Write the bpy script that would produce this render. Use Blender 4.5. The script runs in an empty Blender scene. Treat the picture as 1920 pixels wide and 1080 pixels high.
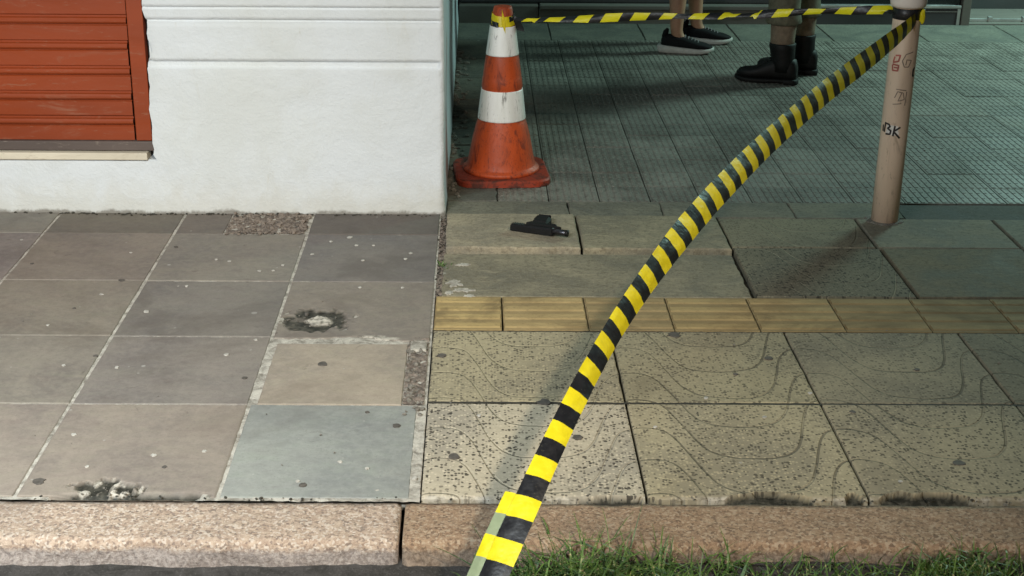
import bpy, bmesh, math, random
from mathutils import Vector, Matrix, noise as mnoise
random.seed(7)
R = math.radians
scene = bpy.context.scene
col = scene.collection

# ---------------------------------------------------------------- camera, world, lights, exposure
F_PX, PITCH, CAM_H, CX, CY = 2707.0, R(21.0), 1.57, 890.0, 540.0
cd = bpy.data.cameras.new('camera'); cam = bpy.data.objects.new('camera', cd); col.objects.link(cam)
cam.location = (0, 0, CAM_H)
cam.rotation_euler = (Matrix.Rotation(math.pi / 2 - PITCH, 4, 'X') @ Matrix.Rotation(R(0.3), 4, 'Z')).to_euler()
cd.sensor_width = 36; cd.lens = F_PX / 1920 * 36; cd.shift_x = (960 - CX) / 1920
cd.clip_start = 0.05; cd.clip_end = 200
cd.dof.use_dof = True; cd.dof.focus_distance = 4.6; cd.dof.aperture_fstop = 20.0
scene.camera = cam

w = bpy.data.worlds.new('World'); scene.world = w; w.use_nodes = True
wn = w.node_tree; bg = wn.nodes['Background']
sky = wn.nodes.new('ShaderNodeTexSky'); sky.sky_type = 'NISHITA'; sky.sun_disc = False
sky.sun_elevation = R(1.5); sky.sun_rotation = R(200)
wn.links.new(sky.outputs[0], bg.inputs[0]); bg.inputs[1].default_value = 0.055   # night: only a trace of sky glow

def lamp(name, kind, loc, energy, color, target=None, **kw):
    d = bpy.data.lights.new(name, kind); o = bpy.data.objects.new(name, d); col.objects.link(o)
    o.location = loc; d.energy = energy; d.color = color
    for k, v in kw.items(): setattr(d, k, v)
    if target: o.rotation_euler = (Vector(target) - Vector(loc)).to_track_quat('-Z', 'Y').to_euler()
    return o
# the street lamp over and behind the photographer, an added light on the left, and the lamp of the shop entrance further right
lamp('street_lamp_light', 'SPOT', (1.45, -1.1, 4.1), 1050, (1.0, 0.86, 0.66), (-1.0, 3.1, 0.0), spot_size=R(50), spot_blend=1.0, shadow_soft_size=0.10)
lamp('left_fill_light', 'AREA', (-1.6, 0.9, 2.25), 62, (0.88, 0.97, 1.0), (-1.25, 3.3, 0.0), shape='RECTANGLE', size=1.4, size_y=0.4, spread=R(105))  # unseen soft area light, added to brighten the left side
lamp('entrance_light', 'POINT', (3.75, 8.0, 2.1), 310, (0.60, 1.0, 0.89), shadow_soft_size=0.34)
vs = scene.view_settings
vs.view_transform = 'Standard'; vs.look = 'None'; vs.gamma = 1; vs.use_curve_mapping = False; vs.exposure = 0.0

# ---------------------------------------------------------------- measuring helpers
K = CAM_H / math.cos(PITCH)
def G(x, y, z=0.0):
    """ground position (X, Y) seen at pixel (x, y) of the 1920x1080 photograph, at height z"""
    k = (CAM_H - z) / math.cos(PITCH); yy = y - CY + F_PX * math.tan(PITCH)
    return (k * (x - CX) / yy, k * (F_PX / math.cos(PITCH)) / yy - (CAM_H - z) * math.tan(PITCH))
def U(x, y, d):
    """point at optical depth d metres behind pixel (x, y)"""
    u = (x - CX) / F_PX * d; v = (y - CY) / F_PX * d
    return Vector((u, d * math.cos(PITCH) - v * math.sin(PITCH), CAM_H - d * math.sin(PITCH) - v * math.cos(PITCH)))

# ---------------------------------------------------------------- object helpers
def link(name, me, mat=None, parent=None):
    o = bpy.data.objects.new(name, me); col.objects.link(o)
    if mat:
        for m in (mat if isinstance(mat, (list, tuple)) else [mat]): me.materials.append(m)
    if parent: o.parent = parent
    return o
def from_bm(name, bm, mat=None, parent=None, smooth=False):
    me = bpy.data.meshes.new(name); bmesh.ops.recalc_face_normals(bm, faces=bm.faces); bm.to_mesh(me); bm.free()
    if smooth:
        for p in me.polygons: p.use_smooth = True
    return link(name, me, mat, parent)
def empty(name, loc=(0, 0, 0), rz=0):
    o = bpy.data.objects.new(name, None); col.objects.link(o); o.location = loc; o.rotation_euler = (0, 0, rz)
    o.empty_display_size = 0.1
    return o
def tag(o, label=None, cat=None, group=None, kind=None):
    for k, v in (('label', label), ('category', cat), ('group', group), ('kind', kind)):
        if v: o[k] = v
    return o
def box_bm(bm, x0, x1, y0, y1, z0, z1, bev=0.0):
    r = bmesh.ops.create_cube(bm, size=1)
    vs_ = r['verts']
    for v in vs_:
        v.co = ((x0 + x1) / 2 + v.co.x * (x1 - x0), (y0 + y1) / 2 + v.co.y * (y1 - y0), (z0 + z1) / 2 + v.co.z * (z1 - z0))
    if bev:
        es = list({e for v in vs_ for e in v.link_edges})
        bmesh.ops.bevel(bm, geom=es, offset=bev, segments=2, affect='EDGES', profile=0.6)
def box(name, mat, parent, x0, x1, y0, y1, z0, z1, bev=0.0):
    bm = bmesh.new(); box_bm(bm, x0, x1, y0, y1, z0, z1, bev)
    return from_bm(name, bm, mat, parent)
def lathe_bm(bm, prof, seg=48, cx=0, cy=0, wob=0):
    rings = []
    for r, z in prof:
        rings.append([bm.verts.new((cx + r * math.cos(2 * math.pi * k / seg), cy + r * math.sin(2 * math.pi * k / seg), z)) for k in range(seg)])
    for a, b in zip(rings, rings[1:]):
        for k in range(seg): bm.faces.new((a[k], a[(k + 1) % seg], b[(k + 1) % seg], b[k]))
    bm.faces.new(rings[0][::-1]); bm.faces.new(rings[-1])
def tube_bm(bm, path, radii, seg=16, flat=1.0):
    rings = []
    n = len(path)
    for i, p in enumerate(path):
        p = Vector(p); t = (Vector(path[min(i + 1, n - 1)]) - Vector(path[max(i - 1, 0)])).normalized()
        a = t.cross(Vector((0.31, 0.95, 0.05))).normalized(); b = t.cross(a)
        r = radii[i] if isinstance(radii, (list, tuple)) else radii
        rings.append([bm.verts.new(p + a * r * math.cos(2 * math.pi * k / seg) + b * r * flat * math.sin(2 * math.pi * k / seg)) for k in range(seg)])
    for a, b in zip(rings, rings[1:]):
        for k in range(seg): bm.faces.new((a[k], a[(k + 1) % seg], b[(k + 1) % seg], b[k]))
    bm.faces.new(rings[0][::-1]); bm.faces.new(rings[-1])
def poly_bm(bm, pts, z0, z1, bev=0.0):
    """closed outline extruded from z0 to z1 with a bevelled upper edge"""
    n = len(pts); c = Vector((sum(p[0] for p in pts) / n, sum(p[1] for p in pts) / n))
    def ring(s, z):
        out = []
        for i in range(n):
            p = Vector(pts[i][:2]); q0 = Vector(pts[i - 1][:2]); q1 = Vector(pts[(i + 1) % n][:2])
            t = (q1 - q0); nn = Vector((t.y, -t.x)).normalized() if t.length else Vector((0, 0))
            if nn.dot(p - c) < 0 and s: nn = -nn
            out.append(bm.verts.new((p.x - nn.x * s, p.y - nn.y * s, z)))
        return out
    rs = [ring(0, z0), ring(0, z1 - bev)] + ([ring(bev, z1)] if bev else [])
    for a, b in zip(rs, rs[1:]):
        for k in range(n): bm.faces.new((a[k], a[(k + 1) % n], b[(k + 1) % n], b[k]))
    bm.faces.new(rs[0][::-1]); bm.faces.new(rs[-1])
    return rs[-1]
def edge_pts(corners, step=0.03, jit=0.0, jits=None):
    out = []
    n = len(corners)
    for i in range(n):
        a = Vector(corners[i]); b = Vector(corners[(i + 1) % n]); m = max(1, int((b - a).length / step))
        nrm = Vector(((b - a).y, -(b - a).x)).normalized()
        jj = jits[i] if jits else jit
        for k in range(m):
            p = a.lerp(b, k / m)
            d = jj * (mnoise.noise(Vector((p.x * 22, p.y * 22, 3.1))) + 0.5 * mnoise.noise(Vector((p.x * 60, p.y * 60, 7.7))))
            if k == 0: d *= 0.3
            out.append((p.x - nrm.x * d, p.y - nrm.y * d))
    return out
def blob(cx, cy, rx, ry, n=26, rough=0.35, seed=0, rot=0):
    out = []
    for k in range(n):
        a = 2 * math.pi * k / n
        r = 1 + rough * (mnoise.noise(Vector((2.1 * math.cos(a) + seed * 7.3, 2.1 * math.sin(a), seed))) + 0.6 * mnoise.noise(Vector((5 * math.cos(a), 5 * math.sin(a) + seed * 3, seed + 9))))
        x, y = rx * r * math.cos(a), ry * r * math.sin(a)
        out.append((cx + x * math.cos(rot) - y * math.sin(rot), cy + x * math.sin(rot) + y * math.cos(rot)))
    return out

# ---------------------------------------------------------------- material helpers
class NT:
    def __init__(s, name):
        s.m = bpy.data.materials.new(name); s.m.use_nodes = True
        s.t = s.m.node_tree; s.b = s.t.nodes['Principled BSDF']; s.L = s.t.links
    def n(s, ty, **kw):
        nd = s.t.nodes.new(ty)
        for k, v in kw.items(): setattr(nd, k, v)
        return nd
    def put(s, sock, v):
        if v is None: return
        if isinstance(v, bpy.types.NodeSocket): s.L.new(v, sock)
        elif isinstance(v, (tuple, list)) and len(v) == 3 and sock.type == 'RGBA': sock.default_value = (*v, 1)
        else: sock.default_value = v
    def math(s, op, a, b=None, c=None, clamp=False):
        nd = s.n('ShaderNodeMath', operation=op, use_clamp=clamp)
        for i, v in enumerate((a, b, c)):
            if v is not None: s.put(nd.inputs[i], v)
        return nd.outputs[0]
    def mix(s, f, a, b, mode='MIX'):
        nd = s.n('ShaderNodeMix', data_type='RGBA', blend_type=mode)
        s.put(nd.inputs[0], f); s.put(nd.inputs[6], a); s.put(nd.inputs[7], b)
        return nd.outputs[2]
    def ramp(s, v, lo, hi, a=0.0, b=1.0):
        nd = s.n('ShaderNodeMapRange', interpolation_type='SMOOTHSTEP')
        s.put(nd.inputs[0], v)
        for i, x in enumerate((lo, hi, a, b)): s.put(nd.inputs[1 + i], x)
        return nd.outputs[0]
    def noise(s, vec, scale, detail=4, rough=0.6, dist=0.0):
        nd = s.n('ShaderNodeTexNoise'); s.put(nd.inputs['Vector'], vec)
        nd.inputs['Scale'].default_value = scale; nd.inputs['Detail'].default_value = detail
        nd.inputs['Roughness'].default_value = rough; nd.inputs['Distortion'].default_value = dist
        return nd.outputs[0]
    def vor(s, vec, scale, rand=1.0):
        nd = s.n('ShaderNodeTexVoronoi'); s.put(nd.inputs['Vector'], vec); nd.inputs['Scale'].default_value = scale
        nd.inputs['Randomness'].default_value = rand
        sep = s.n('ShaderNodeSeparateColor'); s.L.new(nd.outputs['Color'], sep.inputs[0])
        return nd.outputs['Distance'], sep.outputs[0], sep.outputs[1]
    def pos(s): return s.n('ShaderNodeNewGeometry').outputs['Position']
    def obj(s):
        """object coordinates shifted by a random amount per object, so alike pieces do not repeat"""
        tc = s.n('ShaderNodeTexCoord').outputs['Object']; r = s.n('ShaderNodeObjectInfo').outputs['Random']
        v = s.n('ShaderNodeCombineXYZ'); s.L.new(s.math('MULTIPLY', r, 37.0), v.inputs[0]); s.L.new(s.math('MULTIPLY', r, 91.0), v.inputs[1]); s.L.new(s.math('MULTIPLY', r, 13.0), v.inputs[2])
        a = s.n('ShaderNodeVectorMath', operation='ADD'); s.L.new(tc, a.inputs[0]); s.L.new(v.outputs[0], a.inputs[1])
        return a.outputs[0]
    def scale(s, vec, sx, sy, sz):
        a = s.n('ShaderNodeVectorMath', operation='MULTIPLY'); s.L.new(vec, a.inputs[0]); a.inputs[1].default_value = (sx, sy, sz)
        return a.outputs[0]
    def xyz(s, vec):
        nd = s.n('ShaderNodeSeparateXYZ'); s.L.new(vec, nd.inputs[0]); return nd.outputs
    def attr(s, name):
        nd = s.n('ShaderNodeAttribute', attribute_type='OBJECT', attribute_name=name); return nd
    def out(s, color, rough=0.6, bump=None, dist=0.002, strength=1.0, metal=0.0, spec=None):
        s.put(s.b.inputs['Base Color'], color); s.put(s.b.inputs['Roughness'], rough); s.put(s.b.inputs['Metallic'], metal)
        if spec is not None: s.b.inputs['Specular IOR Level'].default_value = spec
        if bump is not None:
            nd = s.n('ShaderNodeBump'); nd.inputs['Strength'].default_value = strength; nd.inputs['Distance'].default_value = dist
            s.L.new(bump, nd.inputs['Height']); s.L.new(nd.outputs[0], s.b.inputs['Normal'])
        return s.m

def spots(s, vec, scale, frac, r0, r1, flat=(1, 1, 0)):
    vec = s.scale(vec, *flat)
    wob = s.noise(vec, scale * 3, 2)
    d, a, b = s.vor(vec, scale)
    d = s.math('MULTIPLY_ADD', s.math('SUBTRACT', wob, 0.5), 0.05, d)
    keep = s.math('LESS_THAN', a, frac)
    rad = s.math('MULTIPLY_ADD', b, r1 - r0, r0)
    e = s.math('SUBTRACT', rad, d)
    return s.math('MULTIPLY', s.ramp(e, 0.0, 0.02), keep)

def damage_mix(s, c, n2):
    """broken places: mesh attribute 'damage' (red: dirt filled recess, green: exposed mortar)"""
    at = s.n('ShaderNodeAttribute', attribute_type='GEOMETRY', attribute_name='damage')
    sep = s.n('ShaderNodeSeparateColor'); s.L.new(at.outputs['Color'], sep.inputs[0])
    c = s.mix(sep.outputs[0], c, s.mix(s.ramp(n2, 0.4, 0.65), (0.022, 0.022, 0.017), (0.075, 0.07, 0.055)))
    return s.mix(sep.outputs[1], c, s.mix(s.ramp(n2, 0.38, 0.6), (0.16, 0.145, 0.12), (0.50, 0.465, 0.40)))

def m_tile(name, light=0.25):
    """cement paving tile in the tint of its object, with dust, gum spots and scuffs"""
    s = NT(name); v = s.obj(); p = s.pos()
    base = s.mix(1, s.attr('tint').outputs['Color'], (1.06, 1.025, 0.98), 'MULTIPLY')
    n1 = s.noise(v, 3.2, 5, 0.62, 0.4); n2 = s.noise(v, 45, 4, 0.7); n3 = s.noise(s.scale(v, 1, 2.2, 1), 9, 5, 0.7, 0.8)
    c = s.mix(s.ramp(n1, 0.3, 0.7), s.mix(1, base, (0.80, 0.80, 0.82), 'MULTIPLY'), s.mix(1, base, (1.15, 1.13, 1.08), 'MULTIPLY'))
    c = s.mix(s.ramp(n3, 0.45, 0.75, 0, 0.35), c, s.mix(1, base, (1.18, 1.28, 1.10), 'MULTIPLY'))
    c = s.mix(s.ramp(n3, 0.47, 0.28, 0, 0.4), c, s.mix(1, base, (0.78, 0.7, 0.72), 'MULTIPLY'))
    c = s.mix(s.ramp(n2, 0.35, 0.7, 0, 0.4), c, s.mix(1, base, (1.4, 1.38, 1.34), 'MULTIPLY'))
    c = s.mix(s.ramp(s.noise(v, 130, 3, 0.8), 0.5, 0.72, 0, 0.4), c, s.mix(1, base, (0.62, 0.61, 0.6), 'MULTIPLY'))
    c = s.mix(s.math('MULTIPLY', spots(s, p, 9, 0.42, 0.02, 0.095), 0.6), c, (0.46, 0.45, 0.42))
    c = s.mix(s.math('MULTIPLY', spots(s, p, 5.3, 0.34, 0.02, 0.085), 0.75), c, (0.05, 0.045, 0.042))
    c = s.mix(s.math('MULTIPLY', spots(s, p, 26, 0.2, 0.03, 0.12), 0.5), c, (0.40, 0.39, 0.36))
    nw = s.noise(p, 1.6, 5, 0.65, 0.7); nv = s.noise(p, 7, 5, 0.7, 0.5)
    c = s.mix(s.ramp(nw, 0.5, 0.66, 0, 0.5), c, s.mix(1, base, (0.62, 0.58, 0.55), 'MULTIPLY'))
    c = s.mix(s.ramp(nv, 0.56, 0.7, 0, 0.5), c, s.mix(1, base, (1.3, 1.27, 1.2), 'MULTIPLY'))
    c = s.mix(s.ramp(s.noise(s.scale(p, 3, 40, 1), 3, 3, 0.7, 1.5), 0.66, 0.72, 0, 0.25), c, s.mix(1, base, (1.6, 1.58, 1.5), 'MULTIPLY'))
    c = s.mix(s.ramp(s.noise(p, 15, 5, 0.7, 0.8), 0.62, 0.74, 0, 0.55), c, s.mix(1, base, (0.5, 0.46, 0.44), 'MULTIPLY'))
    c = damage_mix(s, c, n2)
    h = s.math('ADD', s.math('MULTIPLY', n2, 0.5), s.math('MULTIPLY', n1, 1.2))
    return s.out(c, s.ramp(n1, 0.2, 0.8, 0.6, 0.78), h, 0.004, 0.6, spec=0.3)

def m_rough(name, base, dark, light, scale=14, grain=90, rough=0.85, bump=0.006, strength=0.8, spot=True):
    s = NT(name); v = s.pos()
    n1 = s.noise(v, scale, 6, 0.65, 0.6); n2 = s.noise(v, grain, 4, 0.75); n0 = s.noise(v, scale * 0.18, 4, 0.6, 0.5)
    c = s.mix(s.ramp(n1, 0.32, 0.62), dark, base)
    c = s.mix(s.ramp(n0, 0.55, 0.75, 0, 0.6), c, dark)
    c = s.mix(s.ramp(n2, 0.5, 0.8, 0, 0.7), c, light)
    if spot: c = s.mix(s.math('MULTIPLY', spots(s, v, 17, 0.15, 0.02, 0.09), 0.6), c, (0.4, 0.38, 0.34))
    h = s.math('ADD', s.math('MULTIPLY', n1, 1.0), s.math('MULTIPLY', n2, 0.5))
    return s.out(c, rough, h, bump, strength)

def m_slab(name):
    s = NT(name); v = s.obj(); p = s.pos()
    base = s.attr('tint').outputs['Color']
    n1 = s.noise(v, 4, 6, 0.65, 0.8); n2 = s.noise(v, 70, 4, 0.75); n3 = s.noise(s.scale(v, 0.6, 1.8, 1), 16, 5, 0.7, 1.2)
    c = s.mix(s.ramp(n1, 0.3, 0.7), s.mix(1, base, (0.66, 0.68, 0.72), 'MULTIPLY'), s.mix(1, base, (1.18, 1.16, 1.1), 'MULTIPLY'))
    c = s.mix(s.ramp(n3, 0.5, 0.72, 0, 0.55), c, s.mix(1, base, (1.5, 1.48, 1.42), 'MULTIPLY'))
    c = s.mix(s.ramp(n3, 0.42, 0.25, 0, 0.6), c, s.mix(1, base, (0.45, 0.43, 0.42), 'MULTIPLY'))
    c = s.mix(s.ramp(n2, 0.45, 0.7, 0, 0.75), c, s.mix(1, base, (0.5, 0.48, 0.45), 'MULTIPLY'))
    c = s.mix(s.ramp(s.noise(p, 150, 3, 0.8), 0.52, 0.7, 0, 0.5), c, s.mix(1, base, (1.6, 1.57, 1.5), 'MULTIPLY'))
    c = s.mix(s.math('MULTIPLY', spots(s, p, 9, 0.14, 0.02, 0.10), 0.6), c, (0.38, 0.37, 0.33))
    h = s.math('ADD', s.math('MULTIPLY', n2, 0.6), s.math('MULTIPLY', n3, 1.0))
    return s.out(c, s.ramp(n1, 0.2, 0.8, 0.7, 0.9), h, 0.004, 0.6, spec=0.2)

def m_terrazzo():
    s = NT('washed_terrazzo'); p = s.pos(); v = s.obj(); X, Y, Z = s.xyz(p)
    base = s.attr('tint').outputs['Color']; sp = s.attr('speck').outputs['Fac']
    n1 = s.noise(p, 2.6, 5, 0.6, 0.5); n2 = s.noise(p, 60, 4, 0.7)
    c = s.mix(s.ramp(n1, 0.3, 0.7), s.mix(1, base, (0.72, 0.72, 0.74), 'MULTIPLY'), s.mix(1, base, (1.14, 1.12, 1.06), 'MULTIPLY'))
    # light chips and dark pebbles
    pf = s.scale(p, 1, 1, 0); d, a, b = s.vor(pf, 126); e, a2, b2 = s.vor(pf, 70)
    c = s.mix(s.math('MULTIPLY', s.math('MULTIPLY', s.math('LESS_THAN', a, 0.4), s.ramp(d, 0.5, 0.3)), sp), c, s.mix(1, base, (1.28, 1.25, 1.2), 'MULTIPLY'))
    dk = s.math('MULTIPLY', s.math('GREATER_THAN', a, 0.66), s.ramp(d, 0.55, 0.35))
    dk2 = s.math('MULTIPLY', s.math('GREATER_THAN', a2, 0.83), s.ramp(e, 0.42, 0.28))
    dk = s.math('MULTIPLY', s.math('MAXIMUM', dk, dk2), s.math('MULTIPLY', sp, s.ramp(s.noise(p, 7, 3), 0.28, 0.55, 0.45, 1.0)))
    c = s.mix(s.math('MULTIPLY', dk, 0.92), c, (0.035, 0.03, 0.026))
    c = s.mix(s.ramp(n2, 0.45, 0.75, 0, 0.35), c, s.mix(1, base, (0.55, 0.53, 0.5), 'MULTIPLY'))
    # wave grooves cast into the tile, three lines to a tile
    T, A, W = 0.4895, 0.160, 0.1632
    ph = s.math('MULTIPLY', s.math('SUBTRACT', X, 0.41), 2 * math.pi / T)
    ph = s.math('ADD', ph, s.math('MULTIPLY', s.math('SINE', ph), 0.28))
    th = s.math('TANH', s.math('MULTIPLY', s.math('COSINE', ph), 1.6))
    g = s.math('MULTIPLY', th, A / 0.9217)
    gp = s.math('MULTIPLY', s.math('MULTIPLY', s.math('SUBTRACT', 1.0, s.math('MULTIPLY', th, th)), s.math('SINE', ph)), A / 0.9217 * 1.6 * 2 * math.pi / T)
    wob = s.math('MULTIPLY', s.math('SUBTRACT', s.noise(p, 6, 2), 0.5), 0.03)
    q = s.math('DIVIDE', s.math('ADD', s.math('SUBTRACT', Y, g), s.math('ADD', wob, 0.03)), W)
    dist = s.math('MULTIPLY', s.math('ABSOLUTE', s.math('SUBTRACT', s.math('FRACT', q), 0.5)), W)
    dist = s.math('DIVIDE', dist, s.math('SQRT', s.math('MULTIPLY_ADD', gp, gp, 1.0)))
    line = s.ramp(dist, 0.0042, 0.0012)
    wear = s.ramp(s.noise(v, 4.2, 3), 0.42, 0.62)
    gl = s.attr('light_groove').outputs['Fac']
    gcol = s.mix(gl, (0.075, 0.066, 0.05), s.mix(1, base, (1.85, 1.82, 1.72), 'MULTIPLY'))
    c = s.mix(s.math('MULTIPLY', line, s.math('MULTIPLY_ADD', wear, 0.52, 0.08)), c, gcol)
    # damp, dirt and gum
    c = s.mix(s.ramp(s.noise(p, 1.7, 5, 0.6, 1.0), 0.56, 0.74, 0, 0.45), c, s.mix(1, base, (0.42, 0.40, 0.36), 'MULTIPLY'))
    c = s.mix(s.math('MULTIPLY', spots(s, p, 5.2, 0.13, 0.03, 0.10), 0.8), c, (0.035, 0.03, 0.026))
    c = s.mix(s.math('MULTIPLY', spots(s, p, 13, 0.08, 0.02, 0.09), 0.6), c, (0.45, 0.43, 0.38))
    c = damage_mix(s, c, n2)
    h = s.math('SUBTRACT', s.math('ADD', s.math('MULTIPLY', n2, 0.25), s.math('MULTIPLY', s.math('LESS_THAN', a, 0.4), 0.12)), s.math('MULTIPLY', line, 1.3))
    return s.out(c, 0.85, h, 0.004, 0.7, spec=0.2)

def m_granite():
    s = NT('pink_granite'); v = s.pos()
    n1 = s.noise(v, 95, 5, 0.8, 0.3); n2 = s.noise(s.scale(v, 0.5, 1, 1), 26, 5, 0.75, 0.5); n0 = s.noise(v, 2.2, 4, 0.6)
    c = s.mix(s.ramp(n1, 0.35, 0.65), (0.33, 0.22, 0.155), (0.55, 0.405, 0.295))
    c = s.mix(s.ramp(n2, 0.5, 0.7, 0, 0.3), c, (0.58, 0.46, 0.36))
    d, a, b = s.vor(v, 190)
    c = s.mix(s.math('MULTIPLY', s.math('GREATER_THAN', a, 0.84), 0.5), c, (0.10, 0.07, 0.06))
    c = s.mix(s.math('MULTIPLY', s.math('LESS_THAN', a, 0.2), 0.6), c, (0.66, 0.55, 0.45))
    c = s.mix(s.ramp(n0, 0.5, 0.7, 0, 0.5), c, (0.17, 0.125, 0.10))
    c = s.mix(s.ramp(s.noise(v, 9, 5, 0.7, 0.8), 0.6, 0.72, 0, 0.5), c, (0.20, 0.155, 0.125))
    X, Y, Z = s.xyz(v)
    zz = s.math('ADD', Z, s.math('MULTIPLY', s.math('SUBTRACT', n2, 0.5), 0.03))
    c = s.mix(s.ramp(zz, -0.020, -0.036, 0, 0.85), c, s.mix(s.ramp(n1, 0.35, 0.65), (0.15, 0.12, 0.105), (0.36, 0.30, 0.265)))   # greyer and darker low on the face of the kerb
    c = s.mix(s.math('MULTIPLY', spots(s, v, 7, 0.16, 0.03, 0.1), 0.75), c, (0.05, 0.04, 0.035))
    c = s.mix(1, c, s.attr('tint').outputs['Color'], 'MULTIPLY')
    h = s.math('ADD', n1, s.math('MULTIPLY', n2, 1.4))
    return s.out(c, 0.85, h, 0.006, 0.9)

def m_plaster(name, base, stain, grime_h=0.16):
    s = NT(name); v = s.pos(); X, Y, Z = s.xyz(v)
    n1 = s.noise(v, 3.0, 5, 0.6, 0.4); n2 = s.noise(s.scale(v, 1, 1, 1), 11, 6, 0.75, 0.4); n3 = s.noise(v, 110, 3, 0.7); n4 = s.noise(s.scale(v, 3, 3, 0.8), 7, 6, 0.7, 1.0)
    c = s.mix(s.ramp(n1, 0.35, 0.7), base, tuple(x * y for x, y in zip(base, (0.93, 0.92, 0.88))))
    c = s.mix(s.ramp(n4, 0.58, 0.78, 0, 0.35), c, stain)
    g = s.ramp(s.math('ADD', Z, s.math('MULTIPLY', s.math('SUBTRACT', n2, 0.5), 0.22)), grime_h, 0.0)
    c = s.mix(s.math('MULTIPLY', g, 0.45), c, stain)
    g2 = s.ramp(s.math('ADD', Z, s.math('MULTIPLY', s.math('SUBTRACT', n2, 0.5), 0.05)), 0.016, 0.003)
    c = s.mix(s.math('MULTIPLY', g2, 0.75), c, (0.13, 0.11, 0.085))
    c = s.mix(s.math('MULTIPLY', spots(s, v, 9, 0.12, 0.01, 0.05, (1, 0, 1)), 0.5), c, (0.25, 0.22, 0.18))
    h = s.math('ADD', s.math('MULTIPLY', n1, 2.0), s.math('ADD', s.math('MULTIPLY', n2, 0.7), s.math('MULTIPLY', n3, 0.25)))
    return s.out(c, 0.7, h, 0.010, 0.6)

def m_paint(name, base, worn, rough=0.45, amount=0.5, scale=12, stretch=(1, 1, 1), spec=0.4, bump=0.001, metal=0.0, lo=0.55):
    s = NT(name); v = s.scale(s.pos(), *stretch)
    n1 = s.noise(v, scale, 6, 0.7, 0.8); n2 = s.noise(v, scale * 0.2, 4, 0.6); n3 = s.noise(v, scale * 6, 3, 0.7)
    c = s.mix(s.ramp(n2, 0.3, 0.7), tuple(x * 0.78 for x in base), tuple(min(1, x * 1.15) for x in base))
    c = s.mix(s.ramp(n1, lo, lo + 0.17, 0, amount), c, worn)
    c = s.mix(s.ramp(n3, lo + 0.05, lo + 0.2, 0, amount * 0.8), c, worn)
    return s.out(c, s.ramp(n1, 0.3, 0.7, rough, min(1, rough + 0.25)), n1, bump, 0.6, metal, spec)

def m_plain(name, base, rough=0.6, var=0.25, scale=30, bump=0.001, metal=0.0, spec=0.5):
    s = NT(name); v = s.pos(); n1 = s.noise(v, scale, 5, 0.65)
    c = s.mix(s.ramp(n1, 0.3, 0.7), tuple(x * (1 - var) for x in base), tuple(min(1, x * (1 + var)) for x in base))
    return s.out(c, rough, n1, bump, 0.5, metal, spec)

def m_tape(name, base, trans):
    s = NT(name); v = s.pos(); n1 = s.noise(v, 60, 3, 0.6)
    c = s.mix(s.ramp(n1, 0.3, 0.7), tuple(x * 0.9 for x in base), base)
    c = s.mix(s.ramp(s.noise(v, 170, 3, 0.75), 0.62, 0.72, 0, 0.25), c, (0.25, 0.23, 0.15))
    s.out(c, s.ramp(n1, 0.3, 0.7, 0.36, 0.5), s.math('ADD', s.noise(v, 35, 2), s.math('MULTIPLY', s.noise(v, 120, 2), 0.3)), 0.004, 0.5)
    if trans:
        tr = s.n('ShaderNodeBsdfTranslucent'); tr.inputs[0].default_value = (*base, 1)
        mx = s.n('ShaderNodeMixShader'); mx.inputs[0].default_value = trans
        s.L.new(s.b.outputs[0], mx.inputs[1]); s.L.new(tr.outputs[0], mx.inputs[2])
        s.L.new(mx.outputs[0], s.t.nodes['Material Output'].inputs[0])
    return s.m

M = {}
M['tile'] = m_tile('paving_tile')
M['mortar'] = m_rough('pale_mortar', (0.50, 0.47, 0.41), (0.20, 0.18, 0.15), (0.66, 0.62, 0.55), 26, 140)
M['soil'] = m_rough('dark_joint_dirt', (0.045, 0.04, 0.03), (0.02, 0.018, 0.013), (0.10, 0.09, 0.07), 18, 140)
M['rubble'] = m_rough('broken_concrete', (0.31, 0.25, 0.205), (0.09, 0.07, 0.058), (0.55, 0.48, 0.40), 45, 160, bump=0.012, strength=1.0)
M['slab'] = m_slab('old_concrete')
M['terrazzo'] = m_terrazzo()
M['granite'] = m_granite()
M['asphalt'] = m_rough('asphalt', (0.055, 0.05, 0.047), (0.025, 0.023, 0.02), (0.16, 0.15, 0.14), 22, 150, bump=0.01, strength=1.0)
M['plaster'] = m_plaster('white_plaster', (0.65, 0.685, 0.715), (0.50, 0.47, 0.38))
M['side'] = m_plaster('blue_grey_plaster', (0.60, 0.66, 0.72), (0.26, 0.27, 0.27))
M['red'] = m_paint('red_shutter_paint', (0.24, 0.040, 0.008), (0.28, 0.12, 0.07), 0.42, 0.75, 9, (0.35, 1, 1.8))
M['oldbar'] = m_paint('worn_brown_metal', (0.11, 0.085, 0.075), (0.30, 0.25, 0.21), 0.6, 0.7, 14, (0.4, 1, 1.5))
M['cream'] = m_paint('cream_sill_paint', (0.66, 0.60, 0.48), (0.35, 0.28, 0.2), 0.6, 0.6, 14, (0.5, 1, 1.5))
M['orange'] = m_paint('orange_cone_rubber', (0.50, 0.075, 0.016), (0.15, 0.028, 0.014), 0.42, 0.9, 20, (1.6, 1.6, 0.6), bump=0.003, lo=0.50)
M['basecone'] = m_paint('dirty_cone_rubber', (0.30, 0.04, 0.016), (0.05, 0.02, 0.014), 0.5, 0.85, 14, lo=0.47)
M['band'] = m_paint('reflective_white_band', (0.92, 0.92, 0.87), (0.10, 0.09, 0.08), 0.35, 0.95, 15, (3.4, 3.4, 0.4), bump=0.0008, lo=0.56)
M['post'] = m_paint('beige_post_paint', (0.68, 0.53, 0.40), (0.34, 0.26, 0.19), 0.4, 0.75, 16, (1, 1, 0.3), lo=0.53)
M['collar'] = m_paint('pale_collar_paint', (0.72, 0.66, 0.60), (0.5, 0.44, 0.38), 0.45, 0.4, 10)
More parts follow.
